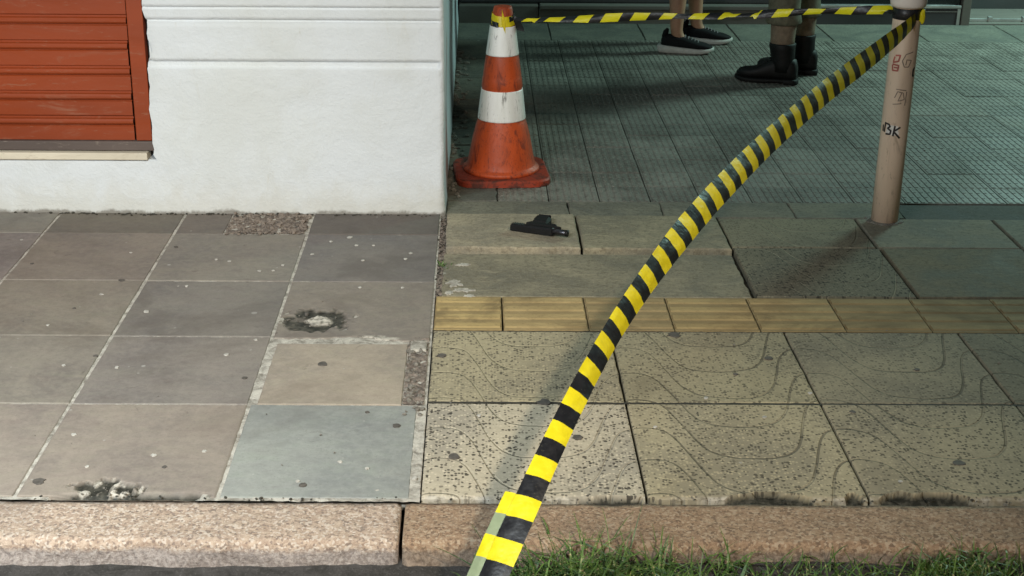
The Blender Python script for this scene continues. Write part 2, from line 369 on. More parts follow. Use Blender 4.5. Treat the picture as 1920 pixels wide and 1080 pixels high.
M['yellow'] = m_tape('yellow_tape_film', (0.88, 0.74, 0.015), 0.22)
M['black'] = m_tape('black_tape_film', (0.010, 0.010, 0.012), 0.0)
M['back'] = m_tape('tape_reverse_film', (0.30, 0.36, 0.22), 0.2)
M['ink'] = m_plain('black_marker_ink', (0.015, 0.014, 0.016), 0.5)
M['redink'] = m_plain('red_marker_ink', (0.36, 0.10, 0.08), 0.5)
M['greyink'] = m_plain('faded_marker_ink', (0.20, 0.16, 0.13), 0.6)
M['whiteink'] = m_plain('white_sticker_paint', (0.7, 0.68, 0.64), 0.6)
M['gun'] = m_plain('blackened_steel', (0.008, 0.008, 0.009), 0.5, 0.3, 60, metal=0.0, spec=0.3)
M['steel'] = m_plain('bare_steel', (0.10, 0.10, 0.115), 0.38, 0.2, 60, metal=1.0)
M['grip'] = m_plain('black_polymer', (0.007, 0.007, 0.007), 0.7, 0.3, 90, spec=0.25)
M['skin'] = m_plain('skin', (0.36, 0.19, 0.12), 0.5, 0.12, 25)
M['shoe'] = m_plain('black_knit', (0.006, 0.006, 0.007), 0.8, 0.4, 140, spec=0.2)
M['sole'] = m_plain('white_foam', (0.46, 0.44, 0.41), 0.6, 0.12, 40)
M['lace'] = m_plain('grey_lace', (0.24, 0.24, 0.25), 0.7)
M['boot'] = m_plain('black_leather', (0.005, 0.005, 0.005), 0.6, 0.4, 50, spec=0.25)
M['khaki'] = m_plain('khaki_cloth', (0.17, 0.125, 0.085), 0.85, 0.2, 60)
M['olive'] = m_plain('olive_cloth', (0.11, 0.10, 0.065), 0.85, 0.25, 40)
M['cloth'] = m_plain('dark_blue_cloth', (0.03, 0.035, 0.05), 0.85, 0.25, 40)
M['hair'] = m_plain('dark_hair', (0.015, 0.011, 0.009), 0.5, 0.3, 90)
M['darkmetal'] = m_paint('dark_shopfront_metal', (0.055, 0.055, 0.058), (0.025, 0.022, 0.02), 0.5, 0.5, 10, (0.4, 1, 1.2))
M['plinth'] = m_paint('grey_stone_plinth', (0.15, 0.135, 0.12), (0.06, 0.055, 0.048), 0.7, 0.6, 10, (0.5, 1, 1))
M['alu'] = m_paint('aluminium_rail', (0.55, 0.56, 0.56), (0.28, 0.28, 0.28), 0.35, 0.5, 14, metal=0.8)
M['stone'] = m_rough('grit', (0.22, 0.2, 0.17), (0.09, 0.08, 0.065), (0.45, 0.42, 0.38), 60, 220)
M['gum'] = m_plain('trodden_gum', (0.085, 0.075, 0.065), 0.8, 0.3, 60)
M['fleck'] = m_plain('pale_drip', (0.42, 0.40, 0.36), 0.8, 0.3, 60)

def m_ribbed():
    s = NT('ribbed_cement'); v = s.obj(); p = s.pos()
    base = s.attr('tint').outputs['Color']
    n1 = s.noise(p, 2.3, 5, 0.65, 0.6); n2 = s.noise(p, 75, 4, 0.75)
    c = s.mix(s.ramp(n1, 0.3, 0.7), s.mix(1, base, (0.58, 0.57, 0.55), 'MULTIPLY'), s.mix(1, base, (1.3, 1.3, 1.27), 'MULTIPLY'))
    c = s.mix(s.ramp(n2, 0.42, 0.72, 0, 0.8), c, s.mix(1, base, (1.6, 1.58, 1.52), 'MULTIPLY'))
    c = s.mix(s.ramp(s.noise(s.scale(p, 1, 0.5, 1), 34, 4, 0.75), 0.5, 0.3, 0, 0.7), c, s.mix(1, base, (0.5, 0.49, 0.47), 'MULTIPLY'))
    c = s.mix(s.ramp(s.noise(p, 5.5, 5, 0.65, 1.0), 0.56, 0.75, 0, 0.5), c, s.mix(1, base, (0.4, 0.38, 0.36), 'MULTIPLY'))
    c = s.mix(s.math('MULTIPLY', spots(s, p, 4.3, 0.14, 0.02, 0.06), 0.7), c, (0.55, 0.54, 0.5))
    return s.out(c, s.ramp(n1, 0.25, 0.75, 0.48, 0.8), n2, 0.003, 0.6)
M['ribbed'] = m_ribbed()
def m_tactile():
    s = NT('yellow_tactile_cement'); p = s.pos(); v = s.obj()
    base = s.attr('tint').outputs['Color']
    n1 = s.noise(s.scale(p, 0.8, 1.5, 1), 9, 6, 0.7, 0.4); n2 = s.noise(p, 80, 4, 0.7); n0 = s.noise(s.scale(p, 1, 1.5, 1), 2.1, 5, 0.65, 0.8)
    c = s.mix(s.ramp(n1, 0.32, 0.68), s.mix(1, base, (0.80, 0.78, 0.76), 'MULTIPLY'), s.mix(1, base, (1.10, 1.09, 1.07), 'MULTIPLY'))
    c = s.mix(s.ramp(n2, 0.5, 0.75, 0, 0.4), c, (0.16, 0.12, 0.065))
    c = s.mix(s.ramp(n0, 0.52, 0.68, 0, 0.7), c, (0.13, 0.095, 0.05))
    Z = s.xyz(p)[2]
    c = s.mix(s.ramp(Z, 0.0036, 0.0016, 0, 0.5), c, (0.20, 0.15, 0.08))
    c = s.mix(s.math('MULTIPLY', spots(s, p, 12, 0.07, 0.02, 0.07), 0.6), c, (0.5, 0.45, 0.33))
    return s.out(c, 0.85, n2, 0.003, 0.6, spec=0.2)
M['tactile'] = m_tactile()
def m_grass():
    s = NT('grass_blade'); r = s.noise(s.pos(), 25, 3); r2 = s.noise(s.pos(), 140, 2)
    c = s.mix(s.ramp(r, 0.35, 0.65), (0.035, 0.085, 0.018), (0.095, 0.175, 0.03))
    c = s.mix(s.ramp(r2, 0.58, 0.68), c, (0.34, 0.29, 0.15))
    return s.out(c, 0.5)
M['grass'] = m_grass()

# ---------------------------------------------------------------- the ground
road = empty('road'); tag(road, kind='structure')
bm = bmesh.new()
nx, ny = 150, 40
vv = {}
for j in range(ny + 1):
    for i in range(nx + 1):
        x = -2.2 + 4.4 * i / nx; y = 1.75 + 0.95 * j / ny
        z = -0.062 + 0.006 * mnoise.noise(Vector((x * 9, y * 9, 0))) + 0.003 * mnoise.noise(Vector((x * 40, y * 40, 2)))
        if y > 2.5: z += 0.012 * max(0, mnoise.noise(Vector((x * 4, 1, 5))) + 0.25) * (y - 2.5) / 0.1
        if x > 0.1: z += 0.012 * min(1, (x - 0.1) / 0.3)
        vv[i, j] = bm.verts.new((x, y, z))
for j in range(ny):
    for i in range(nx): bm.faces.new((vv[i, j], vv[i + 1, j], vv[i + 1, j + 1], vv[i, j + 1]))
from_bm('gutter_asphalt', bm, M['asphalt'], road, True)
bm = bmesh.new(); bmesh.ops.create_grid(bm, x_segments=1, y_segments=1, size=1)
for v in bm.verts: v.co = (v.co.x * 60, -28.6 + v.co.y * 30.8, -0.085)
from_bm('carriageway', bm, M['asphalt'], road)
ground = box('ground', M['soil'], None, -60, 60, 2.2, 60, -0.4, -0.10); tag(ground, kind='structure')

# kerb of long granite stones
kerb = empty('kerb', (0, 2.7, 0)); tag(kerb, kind='structure')
def kerb_stone(x0, x1, seed):
    bm = bmesh.new(); nx = max(8, int((x1 - x0) / 0.012))
    prof = [(0.0, -0.12), (0.0, -0.006)] + [(-0.157 * k / 9, -0.003 - 0.004 * (k / 9)) for k in range(1, 9)]
    prof += [(-0.150, -0.0075), (-0.156, -0.010), (-0.161, -0.017), (-0.1635, -0.028)] + [(-0.165 - 0.002 * k, -0.030 - 0.010 * k) for k in range(1, 10)]
    rows = []
    for i in range(nx + 1):
        x = x0 + (x1 - x0) * i / nx; e = min(x - x0, x1 - x); sh = 0.004 * max(0, 1 - e / 0.012) ** 2 + 0.006 * max(0, mnoise.noise(Vector((x * 5, 3, seed))) - 0.3)
        r = []
        for k, (dy, z) in enumerate(prof):
            n = mnoise.noise(Vector((x * 14, dy * 14, seed))) * 0.004 + mnoise.noise(Vector((x * 45, dy * 45 + z * 45, seed + 3))) * 0.0028
            face = k >= 10
            n2 = mnoise.noise(Vector((x * 6, z * 22, seed + 8))) * (0.010 if face else 0.0)
            r.append(bm.verts.new((x, 2.786 + dy - (n + n2 if face else 0) + (0.003 * mnoise.noise(Vector((x * 9, 0, 1))) if k < 2 else 0) + (sh if face else 0), z + (n if not face and k > 1 else n * 0.4) - sh)))
        rows.append(r)
    for a, b in zip(rows, rows[1:]):
        for k in range(len(prof) - 1): bm.faces.new((a[k], b[k], b[k + 1], a[k + 1]))
    bm.faces.new(rows[0]); bm.faces.new(rows[-1][::-1])
    return from_bm('kerb_stone', bm, M['granite'], kerb, True)
for a, b, sd, t in ((-3.3, -1.752, 1, (1, 1, 1)), (-1.745, -0.158, 2, (1.0, 1.06, 1.12)), (-0.149, 1.58, 3, (0.74, 0.70, 0.62)), (1.587, 3.3, 4, (0.7, 0.66, 0.6))):  # weaker light towards the right is put into the tints of the right-hand stones
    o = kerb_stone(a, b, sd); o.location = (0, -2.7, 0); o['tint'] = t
    if sd == 3: o['label'] = 'browner, dirtier kerb stone with the light falloff in its tint'

def grid_tile(name, mat, parent, x0, x1, y0, y1, fn, step=0.005, top=0.0):
    """tile whose top is a fine grid; fn(x, y) -> (dz, dirt, mortar) in world metres"""
    bm = bmesh.new(); nx = max(2, int((x1 - x0) / step)); ny = max(2, int((y1 - y0) / step)); cx, cy = (x0 + x1) / 2, (y0 + y1) / 2; g = {}; colr = []
    for i in range(nx + 1):
        for j in range(ny + 1):
            x = x0 + (x1 - x0) * i / nx; y = y0 + (y1 - y0) * j / ny
            dz, a, b = fn(x, y); e = min(x - x0, x1 - x, y - y0, y1 - y)
            if e < 0.0005: dz -= 0.002
            g[i, j] = bm.verts.new((x - cx, y - cy, top + dz)); colr.append((a, b, 0, 1))
    for i in range(nx):
        for j in range(ny): bm.faces.new((g[i, j], g[i + 1, j], g[i + 1, j + 1], g[i, j + 1]))
    rim = [g[i, 0] for i in range(nx + 1)] + [g[nx, j] for j in range(1, ny + 1)] + [g[i, ny] for i in range(nx - 1, -1, -1)] + [g[0, j] for j in range(ny - 1, 0, -1)]
    low = [bm.verts.new((v.co.x, v.co.y, -0.035)) for v in rim]; colr += [(0, 0, 0, 1)] * len(low)
    for k in range(len(rim)): bm.faces.new((rim[k], low[k], low[(k + 1) % len(rim)], rim[(k + 1) % len(rim)]))
    o = from_bm(name, bm, mat, parent); o.location = (cx, cy, 0)
    at = o.data.color_attributes.new('damage', 'FLOAT_COLOR', 'POINT')
    for k, c in enumerate(colr): at.data[k].color = c
    return o
def nz(x, y, f, s_=0): return mnoise.noise(Vector((x * f, y * f, s_)))
def sst(v, a, b): t = max(0, min(1, (v - a) / (b - a))); return t * t * (3 - 2 * t)

# left pavement of square cement tiles on pale mortar
stone_pavement = empty('stone_pavement', (0, 0, 0)); tag(stone_pavement, kind='structure')
def grid_sheet(name, mat, parent, x0, x1, y0, y1, z, amp, step=0.03, freq=30):
    bm = bmesh.new(); nx = max(1, int((x1 - x0) / step)); ny = max(1, int((y1 - y0) / step)); g = {}
    for i in range(nx + 1):
        for j in range(ny + 1):
            x = x0 + (x1 - x0) * i / nx; y = y0 + (y1 - y0) * j / ny
            g[i, j] = bm.verts.new((x, y, z + amp * (mnoise.noise(Vector((x * freq, y * freq, 0))) + 0.6 * mnoise.noise(Vector((x * freq * 2.7, y * freq * 2.7, 4))))))
    for i in range(nx):
        for j in range(ny): bm.faces.new((g[i, j], g[i + 1, j], g[i + 1, j + 1], g[i, j + 1]))
    return from_bm(name, bm, mat, parent, True)
mbed = grid_sheet('mortar_bed', M['mortar'], stone_pavement, -3.2, -0.118, 2.786, 4.84, -0.0022, 0.0022, 0.012, 45)
for v in mbed.data.vertices:
    for (hx_, hy_, hr_) in ((*G(596, 601), 0.10), (*G(205, 916), 0.12), (-0.70, 2.80, 0.10)):
        if math.hypot(v.co.x - hx_, v.co.y - hy_) < hr_ and v.co.y > 2.79: v.co.z = -0.02
xs = [-2.77, -2.33, -1.885, -1.447, -1.010, -0.563, -0.122]
ys = [2.797, 3.268, 3.703, 4.138, 4.582, 4.83]
TINT = {(4, 0): (0.225, 0.20, 0.18), (5, 0): (0.232, 0.25, 0.248), (5, 1): (0.28, 0.25, 0.215), (3, 0): (0.23, 0.205, 0.185),
        (4, 1): (0.188, 0.174, 0.165), (4, 2): (0.168, 0.158, 0.15), (5, 2): (0.20, 0.182, 0.165), (3, 2): (0.205, 0.188, 0.165), (3, 1): (0.205, 0.19, 0.17),
        (5, 3): (0.158, 0.148, 0.145), (4, 3): (0.195, 0.182, 0.165), (3, 3): (0.195, 0.175, 0.158), (5, 4): (0.115, 0.105, 0.10), (4, 4): (0.14, 0.125, 0.115), (3, 4): (0.14, 0.128, 0.112)}
for i in range(len(xs) - 1):
    for j in range(len(ys) - 1):
        gx, gy = 0.0046, 0.0021
        x0, x1, y0, y1 = xs[i] + gx, xs[i + 1] - gx, ys[j] + gy, ys[j + 1] - gy
        if i == 5: x1 = -0.124
        label = None
        jit = [0.0015] * 4
        if (i, j) == (5, 0): x1 = -0.143; label = 'blue grey replacement tile'
        if (i, j) == (5, 1): x0, x1, y1 = xs[5] + 0.020, -0.182, 3.655; label = 'smaller pale beige replacement tile'
        if (i, j) == (5, 2): y0 = 3.69; jit = [0.012, 0.0015, 0.0015, 0.0015]; label = 'tile with a broken hole and ragged front edge'
        if j == 4 and i == 4: x1 = -0.845
        if (i, j) in ((5, 2), (4, 0)):
            if (i, j) == (5, 2):
                hc = G(596, 601); mc = G(700, 640)
                def fn(x, y):
                    dx, dy = (x - hc[0] + 0.004) / 0.118, (y - hc[1]) / 0.098
                    r = math.hypot(dx, dy) + 0.30 * nz(x, y, 26, 1) + 0.22 * nz(x, y, 60, 2)
                    hole = sst(r, 0.95, 0.72)
                    ex, ey = (x - hc[0] - 0.004) / 0.048, (y - hc[1] - 0.0) / 0.046
                    inner = sst(math.hypot(ex, ey) + 0.35 * nz(x, y, 45, 5), 0.9, 0.6)
                    tongue = sst(math.hypot((x - hc[0] + 0.05) / 0.035, (y - hc[1] - 0.012) / 0.018) + 0.3 * nz(x, y, 50, 8), 1.0, 0.7) * 0.5
                    edge_y = 3.692 + 0.016 * sst(x, -0.46, -0.30) - 0.030 * sst(x, -0.33, -0.22) + 0.005 * nz(x, 0, 40)
                    chip = sst(y, edge_y + 0.004, edge_y - 0.002)
                    m2 = sst(math.hypot((x - mc[0]) / 0.075, (y - mc[1] - 0.016) / 0.02) + 0.4 * nz(x, y, 40, 6), 1.0, 0.7)
                    dz = -0.008 * hole + 0.006 * inner * hole + 0.003 * inner * nz(x, y, 90, 3) - 0.005 * chip
                    return dz, max(0, hole - inner * 0.9 - tongue), min(1, max(inner * hole, m2 * 0.9, chip * (0.5 + 0.9 * nz(x, y, 35, 4))))
                y0 = 3.664
            else:
                hc = G(205, 916)
                def fn(x, y):
                    r = math.hypot((x - hc[0]) / 0.085, (y - hc[1] + 0.01) / 0.052) + 0.45 * nz(x, y, 24, 11) + 0.3 * nz(x, y, 58, 12)
                    hole = sst(r, 0.92, 0.74)
                    lip = sst(y, 2.812 + 0.010 * nz(x, 0, 30) + 0.010 * sst(x, -1.0, -0.72), 2.803) * sst(x, -0.93, -0.86) * sst(x, -0.57, -0.60)
                    stone_ = sst(nz(x, y, 48, 13) + 0.3 * nz(x, y, 90, 14), 0.16, 0.30) * hole
                    dz = -0.010 * hole - 0.012 * lip + 0.0085 * stone_ * 0.6
                    return dz, max(0, min(1, hole + lip) - stone_), stone_
            o = grid_tile('stone_tile', M['tile'], stone_pavement, x0, x1, y0, y1, fn, 0.004, 0.001)
            o['tint'] = TINT[(i, j)]; o['label'] = label or 'tile with a broken dirt filled front edge'
            continue
        cx, cy = (x0 + x1) / 2, (y0 + y1) / 2
        pts = edge_pts([(x0 - cx, y0 - cy), (x1 - cx, y0 - cy), (x1 - cx, y1 - cy), (x0 - cx, y1 - cy)], 0.04, jits=jit)
        bm = bmesh.new(); poly_bm(bm, pts, -0.03, 0.0, 0.0022)
        o = from_bm('stone_tile', bm, M['tile'], stone_pavement)
        o.location = (cx, cy, 0.001 + random.uniform(-0.0012, 0.0012))
        o.rotation_euler = (R(random.uniform(-0.12, 0.12)), R(random.uniform(-0.12, 0.12)), R(random.uniform(-0.15, 0.15)))
        t = TINT.get((i, j)) or tuple(c * random.uniform(0.92, 1.08) for c in (0.20, 0.184, 0.166))
        o['tint'] = t
        if label: o['label'] = label
# where a tile is missing by the wall: rough rubble with pebbles
grid_sheet('rubble_patch', M['rubble'], stone_pavement, -0.84, -0.575, 4.585, 4.83, 0.001, 0.010, 0.008, 40)
def pebbles(name, pts, mat, parent, r0, r1, z=0.0):
    bm = bmesh.new()
    for (x, y) in pts:
        r = random.uniform(r0, r1)
        res = bmesh.ops.create_icosphere(bm, subdivisions=1, radius=r)
        sx, sy, sz = random.uniform(0.7, 1.4), random.uniform(0.7, 1.2), random.uniform(0.4, 0.8); a = random.uniform(0, 6.28)
        for v in res['verts']:
            q = v.co * random.uniform(0.8, 1.15); q = Vector((q.x * sx, q.y * sy, q.z * sz)); q.rotate(Matrix.Rotation(a, 3, 'Z')); v.co = q + Vector((x, y, z + r * sz * 0.5))
    o = from_bm(name, bm, mat, parent); o['kind'] = 'stuff'
    return o
pebbles('rubble_grit', [(random.uniform(-0.84, -0.57), random.uniform(4.57, 4.80)) for _ in range(120)], M['rubble'], stone_pavement, 0.003, 0.011, 0.002)
# mortar and grit filling the gap between the small beige tile and the boundary
grid_sheet('rubble_patch', M['rubble'], stone_pavement, -0.180, -0.126, 3.27, 3.70, 0.0005, 0.006, 0.005, 60)
pebbles('rubble_grit', [(random.uniform(-0.178, -0.128), random.uniform(3.2, 3.68)) for _ in range(60)], M['stone'], stone_pavement, 0.003, 0.010, 0.0)
box('mortar_lump', M['mortar'], stone_pavement, -0.176, -0.13, 3.60, 3.665, -0.02, 0.008, 0.006)
grid_sheet('mortar_strip', M['mortar'], stone_pavement, -0.143, -0.119, 2.80, 3.27, -0.001, 0.003, 0.006, 60)
g = G(160, 958); pebbles('rubble_grit', [(random.gauss(G(205, 916)[0], 0.06), random.gauss(G(205, 925)[1], 0.02)) for _ in range(30)] + [(random.gauss(G(596, 601)[0], 0.04), random.gauss(G(596, 601)[1], 0.03)) for _ in range(25)], M['stone'], stone_pavement, 0.001, 0.004, -0.003)
# trodden chewing gum and drips, each a thin pat
def gum(name, parent, mat, spots_, top):
    bm = bmesh.new()
    for k, (x, y, w_) in enumerate(spots_):
        g = G(x, y); poly_bm(bm, blob(g[0], g[1], w_ * 0.00065, w_ * 0.00065, 12, 0.35, k * 1.7 + len(name)), -0.004, top, 0.0007)
    o = from_bm(name, bm, M[mat], parent); o['kind'] = 'stuff'; return o
gum('gum_spots', stone_pavement, 'gum', [(605, 685, 20), (460, 712, 11), (75, 908, 22), (570, 912, 13), (745, 800, 14), (180, 672, 10), (140, 583, 8), (330, 467, 10), (228, 530, 16), (690, 775, 8), (60, 500, 9), (575, 590, 9), (310, 880, 9)], 0.0034)
gum('gum_flecks', stone_pavement, 'fleck', [(655, 447, 14), (668, 462, 10), (585, 479, 9), (680, 490, 9), (760, 487, 9), (770, 476, 10), (530, 500, 8), (512, 510, 8), (487, 511, 9), (675, 541, 9), (755, 541, 8), (275, 588, 11), (190, 557, 9), (220, 693, 8), (140, 820, 10), (290, 858, 10), (385, 850, 9), (425, 668, 11), (40, 455, 9), (620, 455, 9), (700, 462, 8), (430, 493, 9), (405, 490, 8), (350, 540, 8), (90, 615, 7), (120, 690, 8), (640, 868, 8), (560, 905, 7), (690, 880, 7), (780, 898, 9), (480, 640, 8), (245, 478, 8), (165, 880, 7)], 0.0032)
# right pavement: terrazzo, tactile strip, old slabs, ribbed tiles
walkway = empty('concrete_pavement', (0, 0, 0)); tag(walkway, kind='structure')
grid_sheet('joint_dirt', M['soil'], walkway, -0.118, 3.2, 2.786, 5.0, -0.017, 0.003, 0.03)
box('rear_joint_dirt', M['soil'], walkway, -0.118, 5.0, 5.0, 8.45, -0.03, -0.0055)
def slab(name, x0, x1, y0, y1, top, mat, tint, jit=0.0015, jits=None, bev=0.003, skew=0.0, label=None, **props):
    cx, cy = (x0 + x1) / 2, (y0 + y1) / 2
    pts = edge_pts([(x0 - cx, y0 - cy), (x1 - cx, y0 - cy), (x1 - cx + skew, y1 - cy), (x0 - cx + skew, y1 - cy)], 0.025, jit, jits)
    bm = bmesh.new(); poly_bm(bm, pts, -0.035, top, bev)
    o = from_bm(name, bm, M[mat], walkway); o.location = (cx, cy, 0)
    o['tint'] = tuple(tint)
    for k, v in props.items(): o[k] = v
    if label: o['label'] = label
    o.rotation_euler = (R(random.uniform(-0.1, 0.1)), R(random.uniform(-0.1, 0.1)), R(random.uniform(-0.12, 0.12)))
    return o
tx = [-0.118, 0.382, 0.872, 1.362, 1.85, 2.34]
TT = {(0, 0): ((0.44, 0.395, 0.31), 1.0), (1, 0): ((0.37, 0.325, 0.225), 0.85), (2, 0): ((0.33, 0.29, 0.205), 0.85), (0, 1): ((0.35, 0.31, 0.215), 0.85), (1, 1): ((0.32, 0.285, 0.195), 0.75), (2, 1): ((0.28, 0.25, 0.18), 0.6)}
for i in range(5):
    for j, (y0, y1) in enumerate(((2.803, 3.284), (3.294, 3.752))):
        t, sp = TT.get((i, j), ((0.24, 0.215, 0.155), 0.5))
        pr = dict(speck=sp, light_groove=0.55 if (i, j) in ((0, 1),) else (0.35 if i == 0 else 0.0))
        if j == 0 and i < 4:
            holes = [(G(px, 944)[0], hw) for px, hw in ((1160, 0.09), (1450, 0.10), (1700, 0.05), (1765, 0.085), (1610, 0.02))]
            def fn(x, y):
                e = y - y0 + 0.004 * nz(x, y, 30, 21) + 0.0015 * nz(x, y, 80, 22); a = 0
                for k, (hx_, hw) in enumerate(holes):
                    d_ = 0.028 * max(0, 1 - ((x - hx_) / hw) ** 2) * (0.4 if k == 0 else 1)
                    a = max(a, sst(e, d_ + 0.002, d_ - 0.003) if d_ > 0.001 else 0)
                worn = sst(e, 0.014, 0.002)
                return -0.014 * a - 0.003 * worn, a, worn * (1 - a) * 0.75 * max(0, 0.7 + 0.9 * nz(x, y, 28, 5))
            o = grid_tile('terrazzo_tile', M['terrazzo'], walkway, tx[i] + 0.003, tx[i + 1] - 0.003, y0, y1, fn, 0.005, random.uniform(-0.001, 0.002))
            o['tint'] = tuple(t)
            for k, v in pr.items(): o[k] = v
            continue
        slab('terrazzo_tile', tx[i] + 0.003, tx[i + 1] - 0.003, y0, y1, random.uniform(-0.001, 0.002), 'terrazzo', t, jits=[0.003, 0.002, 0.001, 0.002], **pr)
for (ya, yb) in ((3.2835, 3.2945), (3.7515, 3.7585)):
    grid_sheet('joint_dirt', M['soil'], walkway, -0.116, 2.4, ya, yb, -0.0012, 0.0012, 0.005, 60)
gum('gum_spots', walkway, 'gum', [(852, 857, 20), (830, 668, 18), (1265, 627, 26), (1442, 670, 18), (1085, 820, 17), (1800, 865, 22), (1022, 754, 26), (1600, 770, 12), (1380, 700, 10), (1720, 690, 11)], 0.0036)
gum('gum_flecks', walkway, 'fleck', [(1325, 745, 9), (1520, 735, 10), (1230, 800, 8), (1690, 900, 8), (900, 780, 8), (1435, 780, 9)], 0.0034)
# tactile guiding tiles with raised bars
def tactile_mesh(w_, d_):
    bm = bmesh.new(); box_bm(bm, -w_ / 2, w_ / 2, -d_ / 2, d_ / 2, -0.03, 0.001, 0.002)
    n = 4
    for k in range(n):
        y = -d_ / 2 + d_ * (k + 0.5) / n; hw = d_ / n * 0.36
        pts = [(y - hw, 0.0005), (y - hw * 0.6, 0.0040), (y + hw * 0.6, 0.0040), (y + hw, 0.0005)]
        a = [bm.verts.new((-w_ / 2 + 0.004, p[0], p[1])) for p in pts]; b = [bm.verts.new((w_ / 2 - 0.004, p[0], p[1])) for p in pts]
        for q in range(3): bm.faces.new((a[q], a[q + 1], b[q + 1], b[q]))
        bm.faces.new(a); bm.faces.new(b[::-1])
    me = bpy.data.meshes.new('tactile_tile'); bmesh.ops.recalc_face_normals(bm, faces=bm.faces); bm.to_mesh(me); bm.free(); me.materials.append(M['tactile'])
    return me
tm = tactile_mesh(0.2395, 0.256); tm0 = tactile_mesh(0.193, 0.256)
for k in range(11):
    x = -0.0185 if k == 0 else 0.0808 + 0.2425 * (k - 0.5)
    o = link('tactile_tile', tm0 if k == 0 else tm, None, walkway); o.location = (x, 3.886, random.uniform(0, 0.002)); o.rotation_euler = (0, 0, R(random.uniform(-0.4, 0.4)))
    o['tint'] = [(0.46, 0.345, 0.16), (0.42, 0.315, 0.155), (0.33, 0.25, 0.13), (0.38, 0.285, 0.14), (0.37, 0.28, 0.14), (0.30, 0.225, 0.115), (0.29, 0.22, 0.115), (0.33, 0.255, 0.14)][min(k, 7)]
# old slabs behind the tactile strip
slab('concrete_slab', -0.10, 0.83, 4.022, 4.40, 0.0, 'slab', (0.25, 0.225, 0.165), 0.006)
slab('concrete_slab', -0.095, 0.343, 4.42, 4.772, 0.016, 'slab', (0.33, 0.29, 0.215), jits=[0.009, 0.003, 0.006, 0.006], bev=0.005, label='raised slab with worn pale front edge')
slab('concrete_slab', 0.352, 0.835, 4.425, 4.772, 0.012, 'slab', (0.28, 0.25, 0.18), jits=[0.007, 0.003, 0.006, 0.003], bev=0.005)
slab('terrazzo_tile', 0.845, 1.322, 4.024, 4.462, 0.003, 'terrazzo', (0.17, 0.155, 0.115), speck=1.0, light_groove=1.0)
slab('terrazzo_tile', 0.845, 1.315, 4.472, 4.772, 0.003, 'terrazzo', (0.22, 0.20, 0.145), speck=0.5, light_groove=0.9)
slab('concrete_slab', 1.332, 1.79, 4.024, 4.462, 0.004, 'slab', (0.165, 0.14, 0.098))
slab('concrete_slab', 1.325, 1.79, 4.472, 4.772, 0.003, 'slab', (0.22, 0.20, 0.155))
slab('concrete_slab', 1.80, 2.29, 4.024, 4.462, 0.003, 'slab', (0.165, 0.14, 0.098))
slab('concrete_slab', 1.80, 2.29, 4.472, 4.772, 0.003, 'slab', (0.20, 0.19, 0.15))
slab('concrete_slab', 2.30, 2.8, 4.024, 4.772, 0.003, 'slab', (0.20, 0.185, 0.14))
bx = [-0.10, 0.33, 0.66, 1.12, 1.50, 2.05, 2.6, 3.1]
for k in range(7):
    slab('concrete_slab', bx[k] + 0.002, bx[k + 1] - 0.002, 4.782, 4.957, 0.002 if k < 4 else -0.004, 'slab', (0.19, 0.18, 0.145) if k < 4 else (0.10, 0.10, 0.09), 0.004)
grid_sheet('rubble_patch', M['rubble'], walkway, -0.1185, -0.094, 4.02, 4.785, -0.004, 0.006, 0.005, 55)
for k, (x, y, rx, ry) in enumerate(((868, 497, 0.017, 0.012), (852, 532, 0.022, 0.030), (868, 545, 0.030, 0.014), (880, 556, 0.014, 0.010), (843, 550, 0.010, 0.014))):
    g = G(x, y); bm = bmesh.new(); poly_bm(bm, blob(g[0], g[1], rx, ry, 26, 0.9, k + 60), -0.005, 0.0022 + 0.0003 * k, 0.0004); from_bm('paint_splash', bm, M['mortar'], walkway)
# ribbed cement tiles
P_ = 0.1835
def ribbed_mesh():
    bm = bmesh.new(); h = P_ / 2 - 0.0022; hy = P_ / 2 - 0.0008; box_bm(bm, -h, h, -hy, hy, -0.03, -0.0012)
    n = 7
    for k in range(n):
        x = -h + 2 * h * (k + 0.5) / n; hw = 2 * h / n * 0.30
        for (y0, y1) in ((-hy + 0.006, -hy * 0.36), (-hy * 0.30, hy * 0.30), (hy * 0.36, hy - 0.006)):
            pts = [(x - hw, -0.0013), (x - hw * 0.7, 0.0010), (x + hw * 0.7, 0.0010), (x + hw, -0.0013)]
            a = [bm.verts.new((p[0], y0, p[1])) for p in pts]; b = [bm.verts.new((p[0], y1, p[1])) for p in pts]
            for q in range(3): bm.faces.new((a[q], a[q + 1], b[q + 1], b[q]))
            bm.faces.new(a); bm.faces.new(b[::-1])
    me = bpy.data.meshes.new('ribbed_tile'); bmesh.ops.recalc_face_normals(bm, faces=bm.faces); bm.to_mesh(me); bm.free(); me.materials.append(M['ribbed'])
    return me
rm = ribbed_mesh(); count = 0; rest = []
for j in range(16):
    y = 4.966 + P_ * (j + 0.5)
    for i in range(22):
        x = 0.082 + P_ * (i + 0.5)
        edge = (y + 0.602) / 2.9 * (1030 / 1680.0) * 1.68 + 0.10
        if x > (1030.0 / (F_PX / math.cos(PITCH))) * (y + 0.602) + 0.12 and True:
            if x < (1030.0 / (F_PX / math.cos(PITCH))) * (y + 0.602) + 0.8: rest.append((x, y))
            continue
        o = link('ribbed_tile', rm, None, walkway); o.location = (x, y, random.uniform(-0.0015, 0.0015))
        o.rotation_euler = (R(random.uniform(-0.25, 0.25)), R(random.uniform(-0.25, 0.25)), R(random.uniform(-0.3, 0.3)))
        b = random.uniform(0.84, 1.14); o['tint'] = (0.165 * b, 0.16 * b, 0.14 * b); count += 1
print('ribbed tiles', count, len(rest))
for (x, y) in rest[:max(0, 296 - count)]:
    o = link('ribbed_tile', rm, None, walkway); o.location = (x, y, 0); o['tint'] = (0.165, 0.16, 0.14)
ss = [4.97, 5.33, 5.72, 6.1, 6.5, 6.95, 7.4, 7.90]
